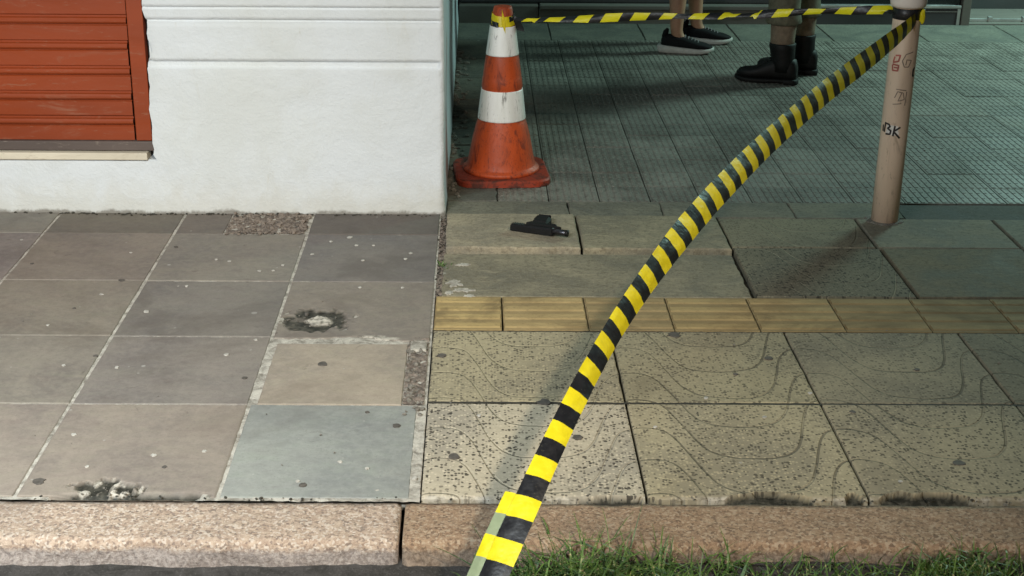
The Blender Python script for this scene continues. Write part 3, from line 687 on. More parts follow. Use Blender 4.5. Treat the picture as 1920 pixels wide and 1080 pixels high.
for k in range(7): slab('concrete_slab', -0.105, 0.078, ss[k] + 0.004, ss[k + 1] - 0.004, random.uniform(-0.004, 0.002), 'slab', (0.15, 0.145, 0.12), 0.006)
for k in range(8): slab('concrete_slab', -0.105 + 0.52 * k + 0.003, -0.105 + 0.52 * (k + 1) - 0.003, 7.908, 8.42, -0.001, 'slab', (0.15, 0.15, 0.13), 0.003)

# ---------------------------------------------------------------- corner building on the left
bld = empty('building', (-2, 5.5, 0)); tag(bld, 'white plastered corner building with red roller shutter behind the tiled pavement', 'building')
def under(o, p): o.parent = p; o.location = Vector(o.location) - Vector(p.location); return o
grooves = [(0.526, 0.0105, 0.013), (0.674, 0.0035, 0.006), (0.716, 0.0035, 0.006), (0.90, 0.0035, 0.006)]
hs = sorted({round(-0.03 + 0.02 * k, 4) for k in range(50)} | {0.0, 0.006, 0.012} | {round(g + s * w_, 4) for g, w_, d in grooves for s in (-1.45, -1, -0.4, 0.4, 1, 1.45)} | {1.1, 1.5, 2.2, 3.2})
def gdepth(h):
    for g, w_, d in grooves:
        t = abs(h - g) / w_
        if t < 1.45: return d * (1 if t <= 1 else (1.45 - t) / 0.45)
    return 0
def wall_mesh(name, mat, cols, low=-0.03, top=3.2):
    """cols: list of (x, y, nx, ny, groove factor)"""
    bm = bmesh.new(); rows = []
    H = [h for h in hs if low <= h <= top]
    for (x, y, nx_, ny_, gf) in cols:
        r = []
        for h in H:
            d = -gdepth(h) * gf + 0.0035 * mnoise.noise(Vector((x * 4 + y, h * 5, 0))) + 0.0012 * mnoise.noise(Vector((x * 22 + y * 22, h * 22, 9)))
            d += 0.006 * max(0, 1 - h / 0.10)
            if h < 0.03: d += 0.004 * mnoise.noise(Vector((x * 30, y * 30, 1)))
            hh = h
            if 0 <= h <= 0.013: hh = h + 0.004 * mnoise.noise(Vector((x * 9, y * 9, 3)))
            xx = x
            r.append(bm.verts.new((xx + nx_ * d, y + ny_ * d, hh)))
        rows.append(r)
    for a, b in zip(rows, rows[1:]):
        for k in range(len(H) - 1): bm.faces.new((a[k], b[k], b[k + 1], a[k + 1]))
    return from_bm(name, bm, mat, None, True), rows
WY, SX = 4.805, -0.107
cols = []
x = -1.096
while x < SX - 0.021: cols.append([x, WY, 0, -1, 1]); x += 0.012
for k in range(0, 7):
    a = -math.pi / 2 + (math.pi / 2) * k / 6; r_ = 0.02
    cols.append([SX - r_ + r_ * math.cos(a), WY + r_ + r_ * math.sin(a), math.cos(a), math.sin(a), max(0, 1 - k / 2)])
fr, _ = wall_mesh('wall', M['plaster'], cols); under(fr, bld)
# ragged plaster edge beside the shutter
me = fr.data
for v in me.vertices:
    if v.co.x < -1.0955 + 0.0005 and v.co.z > 0.195:
        h = v.co.z
        v.co.x += -0.012 + 0.007 * mnoise.noise(Vector((0, h * 12, 0))) + 0.003 * mnoise.noise(Vector((0, h * 50, 2))) + 0.022 * math.exp(-((h - 0.57) / 0.035) ** 2) + 0.012 * math.exp(-((h - 0.66) / 0.03) ** 2)
        v.co.y += 0.004
edge = box('wall_reveal', M['plaster'], None, -1.098, -1.08, WY + 0.012, WY + 0.09, 0.0, 3.2); under(edge, bld)
lw, _ = wall_mesh('lower_wall', M['plaster'], [[-4.6 + 0.02 * k, WY, 0, -1, 1] for k in range(176)] + [[-1.0945, WY, 0, -1, 1]], -0.03, 0.2); under(lw, bld)
sl = box('wall_ledge', M['plaster'], None, -4.6, -1.08, WY + 0.002, WY + 0.1, 0.188, 0.1935); under(sl, bld)
scols = [[SX, WY + 0.0205 + 0.06 * k, 1, 0, 0] for k in range(61)]
sw, _ = wall_mesh('side_wall', M['side'], scols); under(sw, bld)
core = box('wall_core', M['side'], None, -4.6, SX - 0.03, WY + 0.12, 8.45, -0.02, 3.3); under(core, bld)
sh = empty('roller_shutter', (0, 0, 0)); under(sh, bld)
sh['label'] = 'red brown metal roller shutter with white scuffs'
def at_shutter(o): o.parent = sh; o.location = (0, 0, 0); o.location = Vector((0, 0, 0)); return o
sh.location = Vector((0, 0, 0)) - Vector(bld.location)
SY = WY + 0.022
def slat_mesh():
    p = 0.0865
    prof = [(0.0, 0.0), (0.0, 0.048), (0.005, 0.0505), (0.005, 0.053), (-0.003, 0.056), (-0.007, 0.062), (-0.007, 0.068), (-0.003, 0.074), (0.005, 0.077), (0.005, 0.083), (0.0, p)]
    bm = bmesh.new(); xsx = [-4.4, -3.2, -2.6, -2.2, -1.9, -1.7, -1.5, -1.3, -1.170]
    rows = [[bm.verts.new((x, SY + dy + 0.002 * mnoise.noise(Vector((x * 2.0, z, 0))), z)) for dy, z in prof] for x in xsx]
    for a, b in zip(rows, rows[1:]):
        for k in range(len(prof) - 1): bm.faces.new((a[k], b[k], b[k + 1], a[k + 1]))
    me = bpy.data.meshes.new('slat'); bmesh.ops.recalc_face_normals(bm, faces=bm.faces); bm.to_mesh(me); bm.free(); me.materials.append(M['red'])
    return me
sm = slat_mesh()
for k in range(30):
    o = link('slat', sm, None, sh); o.location = (random.uniform(-0.004, 0), random.uniform(-0.0015, 0.0015), 0.2575 + 0.0865 * k)
at_shutter(box('guide_channel', M['red'], None, -1.166, -1.112, SY - 0.010, SY + 0.03, 0.2575, 2.9, 0.003))
at_shutter(box('bottom_bar', M['oldbar'], None, -4.4, -1.106, SY - 0.014, SY + 0.03, 0.222, 0.2555, 0.004))
at_shutter(box('shutter_backing', M['oldbar'], None, -4.4, -1.099, SY + 0.035, SY + 0.06, 0.2, 3.0))
si = box('sill', M['cream'], None, -4.5, -1.128, WY - 0.012, WY + 0.05, 0.194, 0.2195, 0.004); under(si, bld)

# ---------------------------------------------------------------- shopfront at the back
BY = 8.43
shop = empty('shopfront', (1.5, BY, 0)); tag(shop, 'dark shopfront with stone plinth and metal shutter across the back of the recess', 'shopfront')
def sp(name, mat, *a, parent=None, **k):
    o = box(name, M[mat], None, *a, **k); return under(o, parent or shop)
sp('plinth', 'plinth', -0.10, 0.36, BY - 0.03, BY + 0.3, -0.02, 0.10, bev=0.006)
sp('plinth', 'plinth', 0.364, 1.86, BY - 0.03, BY + 0.3, -0.02, 0.078, bev=0.006)
sp('plinth_cap', 'plinth', 0.37, 1.86, BY - 0.045, BY + 0.3, 0.080, 0.105, bev=0.005)
for k in range(24): sp('slat', 'darkmetal', -0.10, 1.86, BY + 0.03, BY + 0.06, 0.106 + 0.1 * k, 0.202 + 0.1 * k, bev=0.008)
sp('window_base', 'darkmetal', 1.865, 2.815, BY - 0.02, BY + 0.2, -0.02, 0.093, bev=0.004)
sp('window_rail', 'alu', 1.865, 2.815, BY - 0.028, BY + 0.03, 0.095, 0.113, bev=0.004)
sp('window_rail', 'alu', 1.865, 2.80, BY - 0.0225, BY - 0.0205, 0.0745, 0.0775)
sp('window_post', 'alu', 2.795, 2.812, BY - 0.0265, BY - 0.021, 0.0, 0.0935)
g_ = NT('dark_shop_glass'); g_.out((0.012, 0.014, 0.015), 0.08, None)
M['glass'] = g_.m
sp('window_pane', 'glass', 1.865, 2.815, BY + 0.005, BY + 0.02, 0.114, 2.4)
sp('pillar', 'plinth', 2.82, 2.87, BY - 0.03, BY + 0.3, -0.02, 2.5, bev=0.004)
sp('doorway_back', 'darkmetal', 2.875, 4.6, BY + 0.5, BY + 0.55, -0.02, 2.5)
sp('door_threshold', 'plinth', 2.875, 4.6, BY - 0.01, BY + 0.495, -0.05, 0.004)
sp('door_track', 'alu', 2.90, 3.42, BY + 0.06, BY + 0.075, 0.004, 0.022, bev=0.003)
for x in (3.02, 3.22): sp('track_stop', 'alu', x - 0.012, x + 0.012, BY + 0.05, BY + 0.085, 0.004, 0.034, bev=0.003)
sp('lintel', 'plinth', -0.10, 4.6, BY - 0.03, BY + 0.6, 2.52, 3.3)

# ---------------------------------------------------------------- loose grit and weeds along walls and joints
pts = []
for _ in range(150):
    y = random.uniform(5.0, 7.6); pts.append((SX + 0.01 + abs(random.gauss(0, 0.03)), y))
grit = pebbles('debris', pts, M['stone'], None, 0.004, 0.016, 0.0); tag(grit, 'loose grit and stone chips along the foot of the blue grey side wall', 'debris', kind='stuff')
pts = [(random.uniform(-3, -0.12), WY - 0.008 - abs(random.gauss(0, 0.010))) for _ in range(230)]
grit = pebbles('debris', pts, M['soil'], None, 0.0025, 0.007, 0.0); tag(grit, 'dark dirt crumbs along the foot of the white wall', 'debris', kind='stuff')
pts = [(random.gauss(-0.108, 0.008), random.uniform(3.9, 4.78)) for _ in range(110)] + [(random.uniform(-2, 2), random.gauss(2.792, 0.006)) for _ in range(150)]
grit = pebbles('debris', pts, M['soil'], None, 0.0012, 0.0042, -0.001); tag(grit, 'dark soil crumbs in the joints beside the kerb and between both pavements', 'debris', kind='stuff')
pts = [G(random.uniform(0, 1900), random.uniform(420, 930)) for _ in range(22)] + [G(random.uniform(1000, 1900), random.uniform(60, 380)) for _ in range(14)]
grit = pebbles('litter', pts, M['stone'], None, 0.0015, 0.0035, 0.002); tag(grit, 'tiny pale crumbs scattered over the pavement', 'litter', kind='stuff')

def blade(bm, x, y, z, L, w_, a, lean, curl, seg=5):
    d = Vector((math.cos(a), math.sin(a), 0)); s_ = Vector((-d.y, d.x, 0)); p = Vector((x, y, z)); th = lean; prev = None
    for k in range(seg + 1):
        ww = w_ * (1 - k / seg) ** 0.7 + 0.0002
        l, r = bm.verts.new(p - s_ * ww), bm.verts.new(p + s_ * ww)
        if prev: bm.faces.new((prev[0], prev[1], r, l))
        prev = (l, r)
        p = p + (d * math.sin(th) + Vector((0, 0, 1)) * math.cos(th)) * (L / seg); th += curl / seg
bm = bmesh.new()
def tuft(cx, cy, sx, sy, n, L0, L1):
    for _ in range(n):
        x = random.gauss(cx, sx); y = min(2.612, random.gauss(cy, sy))
        blade(bm, x, y, -0.06, random.uniform(L0, L1), random.uniform(0.0013, 0.0034), random.uniform(0, 6.28), random.uniform(0.05, 1.0), random.uniform(0.2, 2.8))
tuft(0.21, 2.545, 0.085, 0.035, 420, 0.07, 0.17)
tuft(0.42, 2.54, 0.08, 0.04, 260, 0.05, 0.12)
tuft(1.00, 2.57, 0.06, 0.03, 220, 0.05, 0.12)
tuft(1.28, 2.55, 0.12, 0.035, 300, 0.03, 0.085)
tuft(0.70, 2.55, 0.14, 0.035, 300, 0.03, 0.08)
for _ in range(4200):
    x = 0.10 + 1.9 * random.random() ** 0.8; y = min(2.615, random.gauss(2.53, 0.06))
    if mnoise.noise(Vector((x * 6, y * 6, 0))) < 0.0: continue
    blade(bm, x, y, -0.06, random.uniform(0.015, 0.07), random.uniform(0.0010, 0.0030), random.uniform(0, 6.28), random.uniform(0.1, 1.2), random.uniform(0.2, 2.4), 4)
gr = from_bm('grass', bm, M['grass']); tag(gr, 'ragged green grass growing in the gutter below the granite kerb', 'grass', kind='stuff')
bm = bmesh.new()
for (px, py, n) in ((832, 497, 34),):
    g = G(px, py)
    for _ in range(n): blade(bm, random.gauss(g[0], 0.009), random.gauss(g[1], 0.012), -0.005, random.uniform(0.01, 0.03), random.uniform(0.0012, 0.003), random.uniform(0, 6.28), random.uniform(0.3, 1.1), random.uniform(0.2, 1.4), 3)
wd = from_bm('weed', bm, M['grass']); tag(wd, 'small green weed in the joint between the two pavements', 'weed')

# ---------------------------------------------------------------- traffic cone
CXc, CYc = 0.098, 5.295
cone = empty('traffic_cone', (CXc, CYc, 0.0), R(4)); tag(cone, 'scuffed orange traffic cone with two white bands beside the building corner', 'traffic cone')
def rsq(h, r, n=6):
    out = []
    for (sx, sy, a0) in ((1, 1, 0), (-1, 1, 90), (-1, -1, 180), (1, -1, 270)):
        for k in range(n + 1):
            a = R(a0 + 90 * k / n); out.append((sx * (h - r) + r * math.cos(a), sy * (h - r) + r * math.sin(a)))
    return out
bm = bmesh.new(); poly_bm(bm, rsq(0.177, 0.075, 10), 0.002, 0.026, 0.006)
base = from_bm('base', bm, M['basecone'], cone)
bm = bmesh.new()
body = [(0.142, 0.024), (0.146, 0.032), (0.142, 0.040), (0.133, 0.044), (0.129, 0.052), (0.124, 0.075), (0.117, 0.11), (0.107, 0.16), (0.0965, 0.20), (0.091, 0.216), (0.0885, 0.221), (0.0875, 0.228), (0.076, 0.335), (0.0745, 0.341), (0.0765, 0.346), (0.0735, 0.378), (0.0715, 0.383), (0.071, 0.392), (0.0625, 0.452), (0.0605, 0.460), (0.059, 0.466), (0.046, 0.570), (0.043, 0.590), (0.0345, 0.634), (0.0325, 0.641), (0.026, 0.643)]
lathe_bm(bm, body, 64); from_bm('body', bm, M['orange'], cone, True)
for (z0, r0, z1, r1) in ((0.2245, 0.0895, 0.3375, 0.0777), (0.4655, 0.0607, 0.572, 0.0473)):
    bm = bmesh.new(); lathe_bm(bm, [(r0, z0), (r0 + 0.0005, z0 + 0.004), (r1 + 0.0005, z1 - 0.004), (r1, z1)], 64); from_bm('reflective_band', bm, M['band'], cone, True)

# ---------------------------------------------------------------- post
PX, PY = 1.418, 4.757
post = empty('signpost', (PX, PY, 0)); tag(post, 'round beige metal post with marker scribbles standing at the edge of the ribbed paving', 'post')
bm = bmesh.new(); lathe_bm(bm, [(0.0455, -0.02), (0.0452, 0.3), (0.045, 2.7)], 40); from_bm('pole', bm, M['post'], post, True)
bm = bmesh.new(); lathe_bm(bm, [(0.046, 0.742), (0.053, 0.7425), (0.057, 0.748), (0.0585, 0.758), (0.0585, 0.83), (0.054, 0.84), (0.046, 0.842)], 40); from_bm('collar', bm, M['collar'], post, True)
bm = bmesh.new(); poly_bm(bm, blob(PX, PY, 0.062, 0.058, 30, 0.3, 77), -0.01, 0.0065, 0.002); under(from_bm('footing', bm, M['stone']), post)
# marker scribbles: thin ink strokes wrapped round the pole
def stroke(name, mat, lines, wid=0.0022, r=0.0458):
    bm = bmesh.new()
    for ln in lines:
        P2 = []
        for (a, b) in zip(ln, ln[1:]):
            for k in range(6): P2.append((a[0] + (b[0] - a[0]) * k / 6, a[1] + (b[1] - a[1]) * k / 6))
        P2.append(ln[-1]); pv = None
        for i, q in enumerate(P2):
            q0 = P2[max(i - 1, 0)]; q1 = P2[min(i + 1, len(P2) - 1)]
            t = Vector((q1[0] - q0[0], q1[1] - q0[1])); t = t.normalized() if t.length else Vector((1, 0)); nn = Vector((-t.y, t.x)) * wid
            pr = []
            for sgn in (-1, 1):
                u, h = q[0] + sgn * nn.x, q[1] + sgn * nn.y; th = -math.pi / 2 + u / 0.045 - 0.27
                pr.append(bm.verts.new((r * math.cos(th), r * math.sin(th), h)))
            if pv: bm.faces.new((pv[0], pv[1], pr[1], pr[0]))
            pv = pr
    return from_bm(name, bm, M[mat], post)
zb = 0.318; S = 1.0
stroke('lettering', 'whiteink', [[(-0.030, zb + 0.004), (0.014, zb + 0.006)], [(-0.028, zb + 0.016), (0.012, zb + 0.014)], [(-0.028, zb + 0.028), (0.010, zb + 0.026)]], 0.006, 0.0455)
stroke('lettering', 'ink', [[(-0.036, zb + 0.006), (-0.034, zb + 0.040)], [(-0.036, zb + 0.038), (-0.020, zb + 0.035), (-0.016, zb + 0.028), (-0.024, zb + 0.021), (-0.012, zb + 0.014), (-0.014, zb + 0.002), (-0.030, zb + 0.001)],
                            [(0.000, zb + 0.032), (-0.004, zb - 0.004)], [(0.018, zb + 0.028), (-0.003, zb + 0.013), (0.019, zb - 0.010)], [(-0.044, zb + 0.030), (-0.043, zb + 0.008)]], 0.0031)
zb = 0.445
stroke('scribble', 'greyink', [[(-0.010, zb + 0.030), (0.024, zb + 0.026)], [(-0.012, zb), (-0.004, zb + 0.022), (0.014, zb + 0.018), (0.020, zb - 0.004), (0.000, zb - 0.010), (0.010, zb + 0.020)], [(0.026, zb + 0.022), (0.024, zb - 0.025)], [(-0.016, zb - 0.022), (0.012, zb - 0.018)]], 0.0015)
zb = 0.552
stroke('scribble', 'redink', [[(-0.026, zb + 0.030), (-0.030, zb + 0.010), (-0.012, zb + 0.016), (-0.008, zb + 0.036), (-0.024, zb + 0.034)], [(-0.032, zb + 0.002), (-0.030, zb - 0.016), (-0.012, zb - 0.016), (-0.010, zb + 0.002), (-0.032, zb + 0.004)], [(-0.026, zb - 0.006), (-0.014, zb - 0.006)]], 0.0028)
stroke('scribble', 'greyink', [[(0.034, zb + 0.048), (0.010, zb + 0.040), (0.000, zb + 0.018), (0.008, zb - 0.002), (0.022, zb - 0.002), (0.030, zb + 0.020), (0.014, zb + 0.022), (0.012, zb + 0.004)]], 0.0015)
stroke('scribble', 'ink', [[(0.051, zb - 0.006), (0.044, zb - 0.014), (0.044, zb - 0.032), (0.052, zb - 0.036)]], 0.004)

# ---------------------------------------------------------------- barrier tapes
B = [(939.5,1055.5),(960,1013),(976,968),(998.5,927),(1009.7,891),(1027,855.5),(1041.5,824),(1058,793.4),(1072,764),(1087,733),(1099.5,708),(1114,680.5),(1127.4,658),(1140.6,632.6),(1155,612),(1168.3,587),(1181.6,569),(1195,547),(1208,529.5),(1221,511),(1234.5,495),(1247,475),(1258.6,460),(1271,444),(1286,428),(1296.4,413),(1309.4,398),(1321,384),(1333,371),(1345,360),(1356.7,346),(1367,335.6),(1379,323),(1389.4,312.5),(1402,300),(1411,290),(1423,278),(1433,268),(1444,258),(1455,249),(1466,239),(1474,230),(1486,219.4),(1495,212),(1506,201.7),(1516,194),(1527,184.8),(1535.4,177),(1548,167),(1555,160),(1566.6,151),(1575,145.7),(1586,136.5),(1595,130),(1606,120.6),(1614,114.5),(1625.7,105.5),(1635,99.8),(1645,90.7),(1654,84.6),(1662,76.4),(1669.5,71.3),(1679,62),(1687,58.7),(1696,50.5),(1705.6,43.8),(1714,33.6),(1722,24)]
# the printed stripes are of equal length, so the tape's path in space follows from where they appear
smp = [B[0], B[1]] + [(sum(B[k + q][0] for q in (-2, -1, 0, 1, 2)) / 5, sum(B[k + q][1] for q in (-2, -1, 0, 1, 2)) / 5) for k in range(2, len(B) - 2)] + B[-2:]
HALF = 0.0447; d = 2.55; path = [U(*smp[0], d)]
for k in range(1, len(smp)):
    lo, hi = d, d + 0.2
    if (U(*smp[k], d) - path[-1]).length < HALF:
        for _ in range(40):
            m = (lo + hi) / 2
            if (U(*smp[k], m) - path[-1]).length < HALF: lo = m
            else: hi = m
        d = lo
    path.append(U(*smp[k], d))
for _ in range(6):
    path = [path[0]] + [(path[k - 1] + path[k] * 2 + path[k + 1]) / 4 for k in range(1, len(path) - 1)] + [path[-1]]
end0 = path[0]; dirn = (path[0] - path[1]).normalized()
ext = [end0 + Vector((dirn.x * HALF * k, dirn.y * HALF * k, dirn.z * HALF * k - 0.0022 * max(0, k - 2) ** 2)) for k in range(11, 0, -1)]
for p_ in ext: p_.z = max(p_.z, -0.052)
path = ext + path
def ribbon(name, path, width, first, mats, parent, facing, arc=0.9, sub=4, cs=8, off=0.0, thin=None, skew=0.0):
    """tape along path, one stripe per path segment; facing(i) gives the unit normal of the film"""
    bm = bmesh.new(); rows = []; n = len(path); idx = []
    for i in range(n - 1):
        for q in range(sub):
            t = q / sub; p0, p1, p2, p3 = path[max(i - 1, 0)], path[i], path[i + 1], path[min(i + 2, n - 1)]
            p = 0.5 * ((2 * p1) + (p2 - p0) * t + (2 * p0 - 5 * p1 + 4 * p2 - p3) * t * t + (3 * p1 - p0 - 3 * p2 + p3) * t ** 3)
            tg = (p2 - p1).normalized(); idx.append(i); rows.append((p, tg, i + t))
    rows.append((path[-1], (path[-1] - path[-2]).normalized(), n - 1)); idx.append(n - 2)
    vr = []
    for p, tg, s_ in rows:
        nn = facing(s_, p); nn = (nn - tg * nn.dot(tg)).normalized(); sd = tg.cross(nn)
        wd_ = width * (thin(s_) if thin else 1)
        r = []
        for c in range(cs + 1):
            u = (c / cs - 0.5)
            an = u * arc * 2; rad = wd_ / (2 * arc) if arc else 1
            q = p + sd * (rad * math.sin(an)) + nn * (rad * (math.cos(an) - 1)) + nn * off
            q += nn * 0.0015 * mnoise.noise(Vector((s_ * 0.9, u * 3, 1))) + tg * (u * skew)
            r.append(bm.verts.new(q))
        vr.append(r)
    for k in range(len(vr) - 1):
        for c in range(cs):
            f = bm.faces.new((vr[k][c], vr[k][c + 1], vr[k + 1][c + 1], vr[k + 1][c])); f.material_index = (idx[k] + first) % 2; f.smooth = True
    me = bpy.data.meshes.new(name); bm.to_mesh(me); bm.free()
    return link(name, me, mats, parent)
YB = [M['yellow'], M['black']]
camp = Vector((0.15, 0, 1.45))
tape = empty('barrier_tape', (path[0].x, path[0].y, -0.06)); tag(tape, 'wide yellow and black striped tape curving from the post down to the kerb', 'barrier tape', 'striped barrier tapes')
def face_cam(s_, p):
    v = (camp - p).normalized(); return v + Vector((0.10 * math.sin(s_ * 0.23), 0.1 * math.cos(s_ * 0.31), 0.05))
SIDE = [(-14, 1.0, 0.25, 50), (2, 0.98, 0.18, 51), (5, 0.93, 0.36, 46), (8, 0.846, 0.53, 43), (11, 0.66, 0.75, 43), (14, 0.57, 0.82, 43), (17, 0.535, 0.845, 44), (23, 0.58, 0.81, 49), (30, 0.53, 0.85, 47), (40, 0.43, 0.90, 43), (47, 0.38, 0.92, 41), (55, 0.38, 0.92, 37), (61, 0.25, 0.97, 33), (65, 0.12, 0.99, 26), (75, 0.0, 1.0, 20)]
RIGHT, DOWN, FWD = Vector((1, 0, 0)), Vector((0, -math.sin(PITCH), -math.cos(PITCH))), Vector((0, math.cos(PITCH), -math.sin(PITCH)))
def film(name, path, first, mats, shift=None, wmul=1.0, sub=4, cs=8, bulge=0.08, i0=-11):
    """film whose width direction turns from level at the kerb to upright at the post"""
    bm = bmesh.new(); n = len(path); vr = []; idx = []
    def row(p, tg, s_):
        b = s_ + i0
        for q0, q1 in zip(SIDE, SIDE[1:]):
            if q0[0] <= b <= q1[0]:
                t = (b - q0[0]) / (q1[0] - q0[0]); a = [q0[k] + (q1[k] - q0[k]) * t for k in (1, 2, 3)]
        e1 = (RIGHT * a[0] + DOWN * a[1]).normalized(); dep = p.dot(FWD) - CAM_H * FWD.z
        c = max(-0.8, min(0.8, -(e1.dot(tg)) / (FWD.dot(tg) or 1)))
        sd = (e1 + FWD * c) * (a[2] * dep / F_PX) * wmul; nn = sd.cross(tg).normalized()
        if nn.dot(FWD) > 0: nn = -nn
        r = []
        for k in range(cs + 1):
            u = k / cs - 0.5
            q = p + sd * u + nn * (sd.length * bulge * (1 - 4 * u * u)) + nn * (0.0022 * mnoise.noise(Vector((s_ * 0.55, u * 2.5, 1))) + 0.0010 * mnoise.noise(Vector((s_ * 1.7, u * 5, 4))))
            if shift: q += shift
            r.append(bm.verts.new(q))
        vr.append(r)
    for i in range(n - 1):
        for q in range(sub):
            t = q / sub; p0, p1, p2, p3 = path[max(i - 1, 0)], path[i], path[i + 1], path[min(i + 2, n - 1)]
            p = 0.5 * ((2 * p1) + (p2 - p0) * t + (2 * p0 - 5 * p1 + 4 * p2 - p3) * t * t + (3 * p1 - p0 - 3 * p2 + p3) * t ** 3)
            idx.append(i); row(p, (p2 - p1).normalized(), i + t)
    idx.append(n - 2); row(path[-1], (path[-1] - path[-2]).normalized(), n - 1)
    for k in range(len(vr) - 1):
        for c in range(cs):
            f = bm.faces.new((vr[k][c], vr[k][c + 1], vr[k + 1][c + 1], vr[k + 1][c])); f.material_index = (idx[k] + first) % 2; f.smooth = True
    me = bpy.data.meshes.new(name); bm.to_mesh(me); bm.free()
    return link(name, me, mats)
o = film('film', path, 1, YB); under(o, tape)
# the doubled layer of film that shows along the lower left edge
o = film('film_fold', path[:15], 1, [M['yellow'], M['back']], Vector((-0.020, 0.022, -0.006)), 0.95); under(o, tape)
# knot at the post
kb = Vector((PX + 0.040, PY - 0.036, 0.716))
bm = bmesh.new(); bmesh.ops.create_icosphere(bm, subdivisions=3, radius=0.022)
for v in bm.verts: v.co = Vector((v.co.x * 0.42, v.co.y * 0.42, v.co.z * 1.05)) * (1 + 0.35 * mnoise.noise(v.co * 70)) + kb
o = from_bm('knot', bm, M['yellow'], None, True); under(o, tape)

ta = [(958, 34), (980, 36.5), (1005, 36.5), (1022, 35.5), (1052, 35), (1077, 34), (1105, 33.5), (1127, 32.5), (1160, 31.5), (1182, 30.5), (1212, 30), (1237, 29), (1262, 28.5), (1293, 28), (1322, 27.5), (1349, 26.5), (1382, 25.5), (1409, 24.5), (1421, 23.5), (1449, 22), (1480, 21), (1507, 19.5), (1540, 18.5), (1567, 17), (1598, 16.5), (1628, 14.5), (1667, 14), (1676, 14.5)]
d0, d1 = 5.265, 4.745
pa = [U(x, y, d0 + (d1 - d0) * (x - 958) / (1676 - 958)) for x, y in ta]
pa[0] = Vector((CXc + 0.030, CYc - 0.012, 0.600)); pa[-1] = Vector((PX - 0.046, PY - 0.02, 0.722))
tape2 = empty('barrier_tape', (CXc, CYc, 0.6)); tag(tape2, 'thin twisted yellow and black tape stretched level from the cone top to the post', 'barrier tape', 'striped barrier tapes')
def tw(s_): return (0.55 + 0.45 * abs(math.cos(s_ * 0.33 + 0.6))) * (0.45 if abs(s_ - 16.5) < 1.2 else 1) * (0.55 if s_ < 2 else 1)
o = ribbon('film', pa, 0.032, 1, YB, None, lambda s_, p: Vector((0.0, -1, 0.35 + 0.5 * math.sin(s_ * 0.5))), arc=0.5, thin=tw, skew=-0.022); under(o, tape2)
bm = bmesh.new(); lathe_bm(bm, [(0.0462, 0.703), (0.0478, 0.704), (0.0482, 0.72), (0.0478, 0.738), (0.0462, 0.739)], 40, PX, PY); o = from_bm('post_wrap', bm, M['black'], None, True); under(o, tape2)
# tape wound round the top of the cone
def wrap(name, mat, z0, r0, z1, r1, a0, a1, tilt, wd_=0.03):
    bm = bmesh.new(); pv = None; n = 28
    for k in range(n + 1):
        t = k / n; a = R(a0 + (a1 - a0) * t); z = z0 + (z1 - z0) * t + tilt * math.sin(a); pr = []
        for q in range(5):
            u = q / 4 - 0.5; zz = z + u * wd_; rr = 0.0335 + (0.640 - zz) * 0.175 + 0.0022 + 0.0015 * math.sin(k * 1.3 + q) + r0
            pr.append(bm.verts.new((CXc + rr * math.cos(a), CYc + rr * math.sin(a), zz)))
        if pv:
            for q in range(4): bm.faces.new((pv[q], pv[q + 1], pr[q + 1], pr[q]))
        pv = pr
    o = from_bm(name, bm, M[mat], None, True); under(o, tape2)
wrap('cone_wrap', 'yellow', 0.604, 0.0, 0.596, 0, -250, 20, 0.008, 0.036)
wrap('cone_wrap', 'black', 0.590, 0.0016, 0.585, 0, -210, -110, 0.006, 0.018)
wrap('cone_wrap', 'black', 0.606, 0.0018, 0.612, 0, -60, 40, 0.008, 0.018)
wrap('cone_wrap', 'yellow', 0.612, 0.0022, 0.575, 0, -96, -80, 0.0, 0.05)
bm = bmesh.new(); q0 = Vector((CXc + 0.040, CYc - 0.02, 0.605)); pv = None
for k in range(7):
    p = q0 + Vector((0.0045 * k, -0.004 * math.sin(k), -0.0095 * k)); ww = 0.006 + 0.010 * math.sin(k / 6 * 2.4)
    pr = (bm.verts.new(p + Vector((-ww, 0.002 * k, 0.001 * k))), bm.verts.new(p + Vector((ww, 0, 0.004))))
    if pv: bm.faces.new((pv[0], pv[1], pr[1], pr[0]))
    pv = pr
o = from_bm('loose_end', bm, M['black'], None, True); under(o, tape2)

# ---------------------------------------------------------------- pistol lying on the raised slab
gl = G(958, 424, 0.03); g2 = G(1064, 438, 0.03)
ang = math.atan2(g2[1] - gl[1], g2[0] - gl[0]); LEN = math.hypot(g2[0] - gl[0], g2[1] - gl[1])
gun = empty('pistol', (gl[0], gl[1], 0.017), ang); tag(gun, 'black pistol lying on its side on the raised slab in front of the cone', 'pistol')
def gpart(name, mat, pts, z0, z1, bev=0.002, parent=None):
    bm = bmesh.new(); poly_bm(bm, pts, z0, z1, bev); return from_bm(name, bm, M[mat], parent or gun)
gpart('slide', 'gun', [(0.000, -0.010), (0.003, -0.012), (0.058, -0.012), (0.146, -0.012), (0.152, -0.006), (0.152, 0.008), (0.148, 0.012), (0.052, 0.012), (0.002, 0.010)], 0.003, 0.026, 0.005)
for k in range(6): gpart('serration', 'gun', [(0.010 + 0.006 * k, -0.012), (0.0125 + 0.006 * k, -0.012), (0.0135 + 0.006 * k, 0.010), (0.011 + 0.006 * k, 0.010)], 0.0255, 0.0272, 0.0004)
gpart('frame', 'grip', [(0.050, 0.0132), (0.166, 0.0132), (0.170, 0.020), (0.150, 0.026), (0.120, 0.030), (0.108, 0.040), (0.058, 0.040), (0.044, 0.024)], 0.004, 0.028, 0.003)
gpart('grip', 'grip', [(0.057, 0.0402), (0.109, 0.0402), (0.110, 0.070), (0.107, 0.100), (0.101, 0.110), (0.090, 0.115), (0.060, 0.112), (0.050, 0.104), (0.048, 0.092), (0.053, 0.070)], 0.001, 0.030, 0.009)
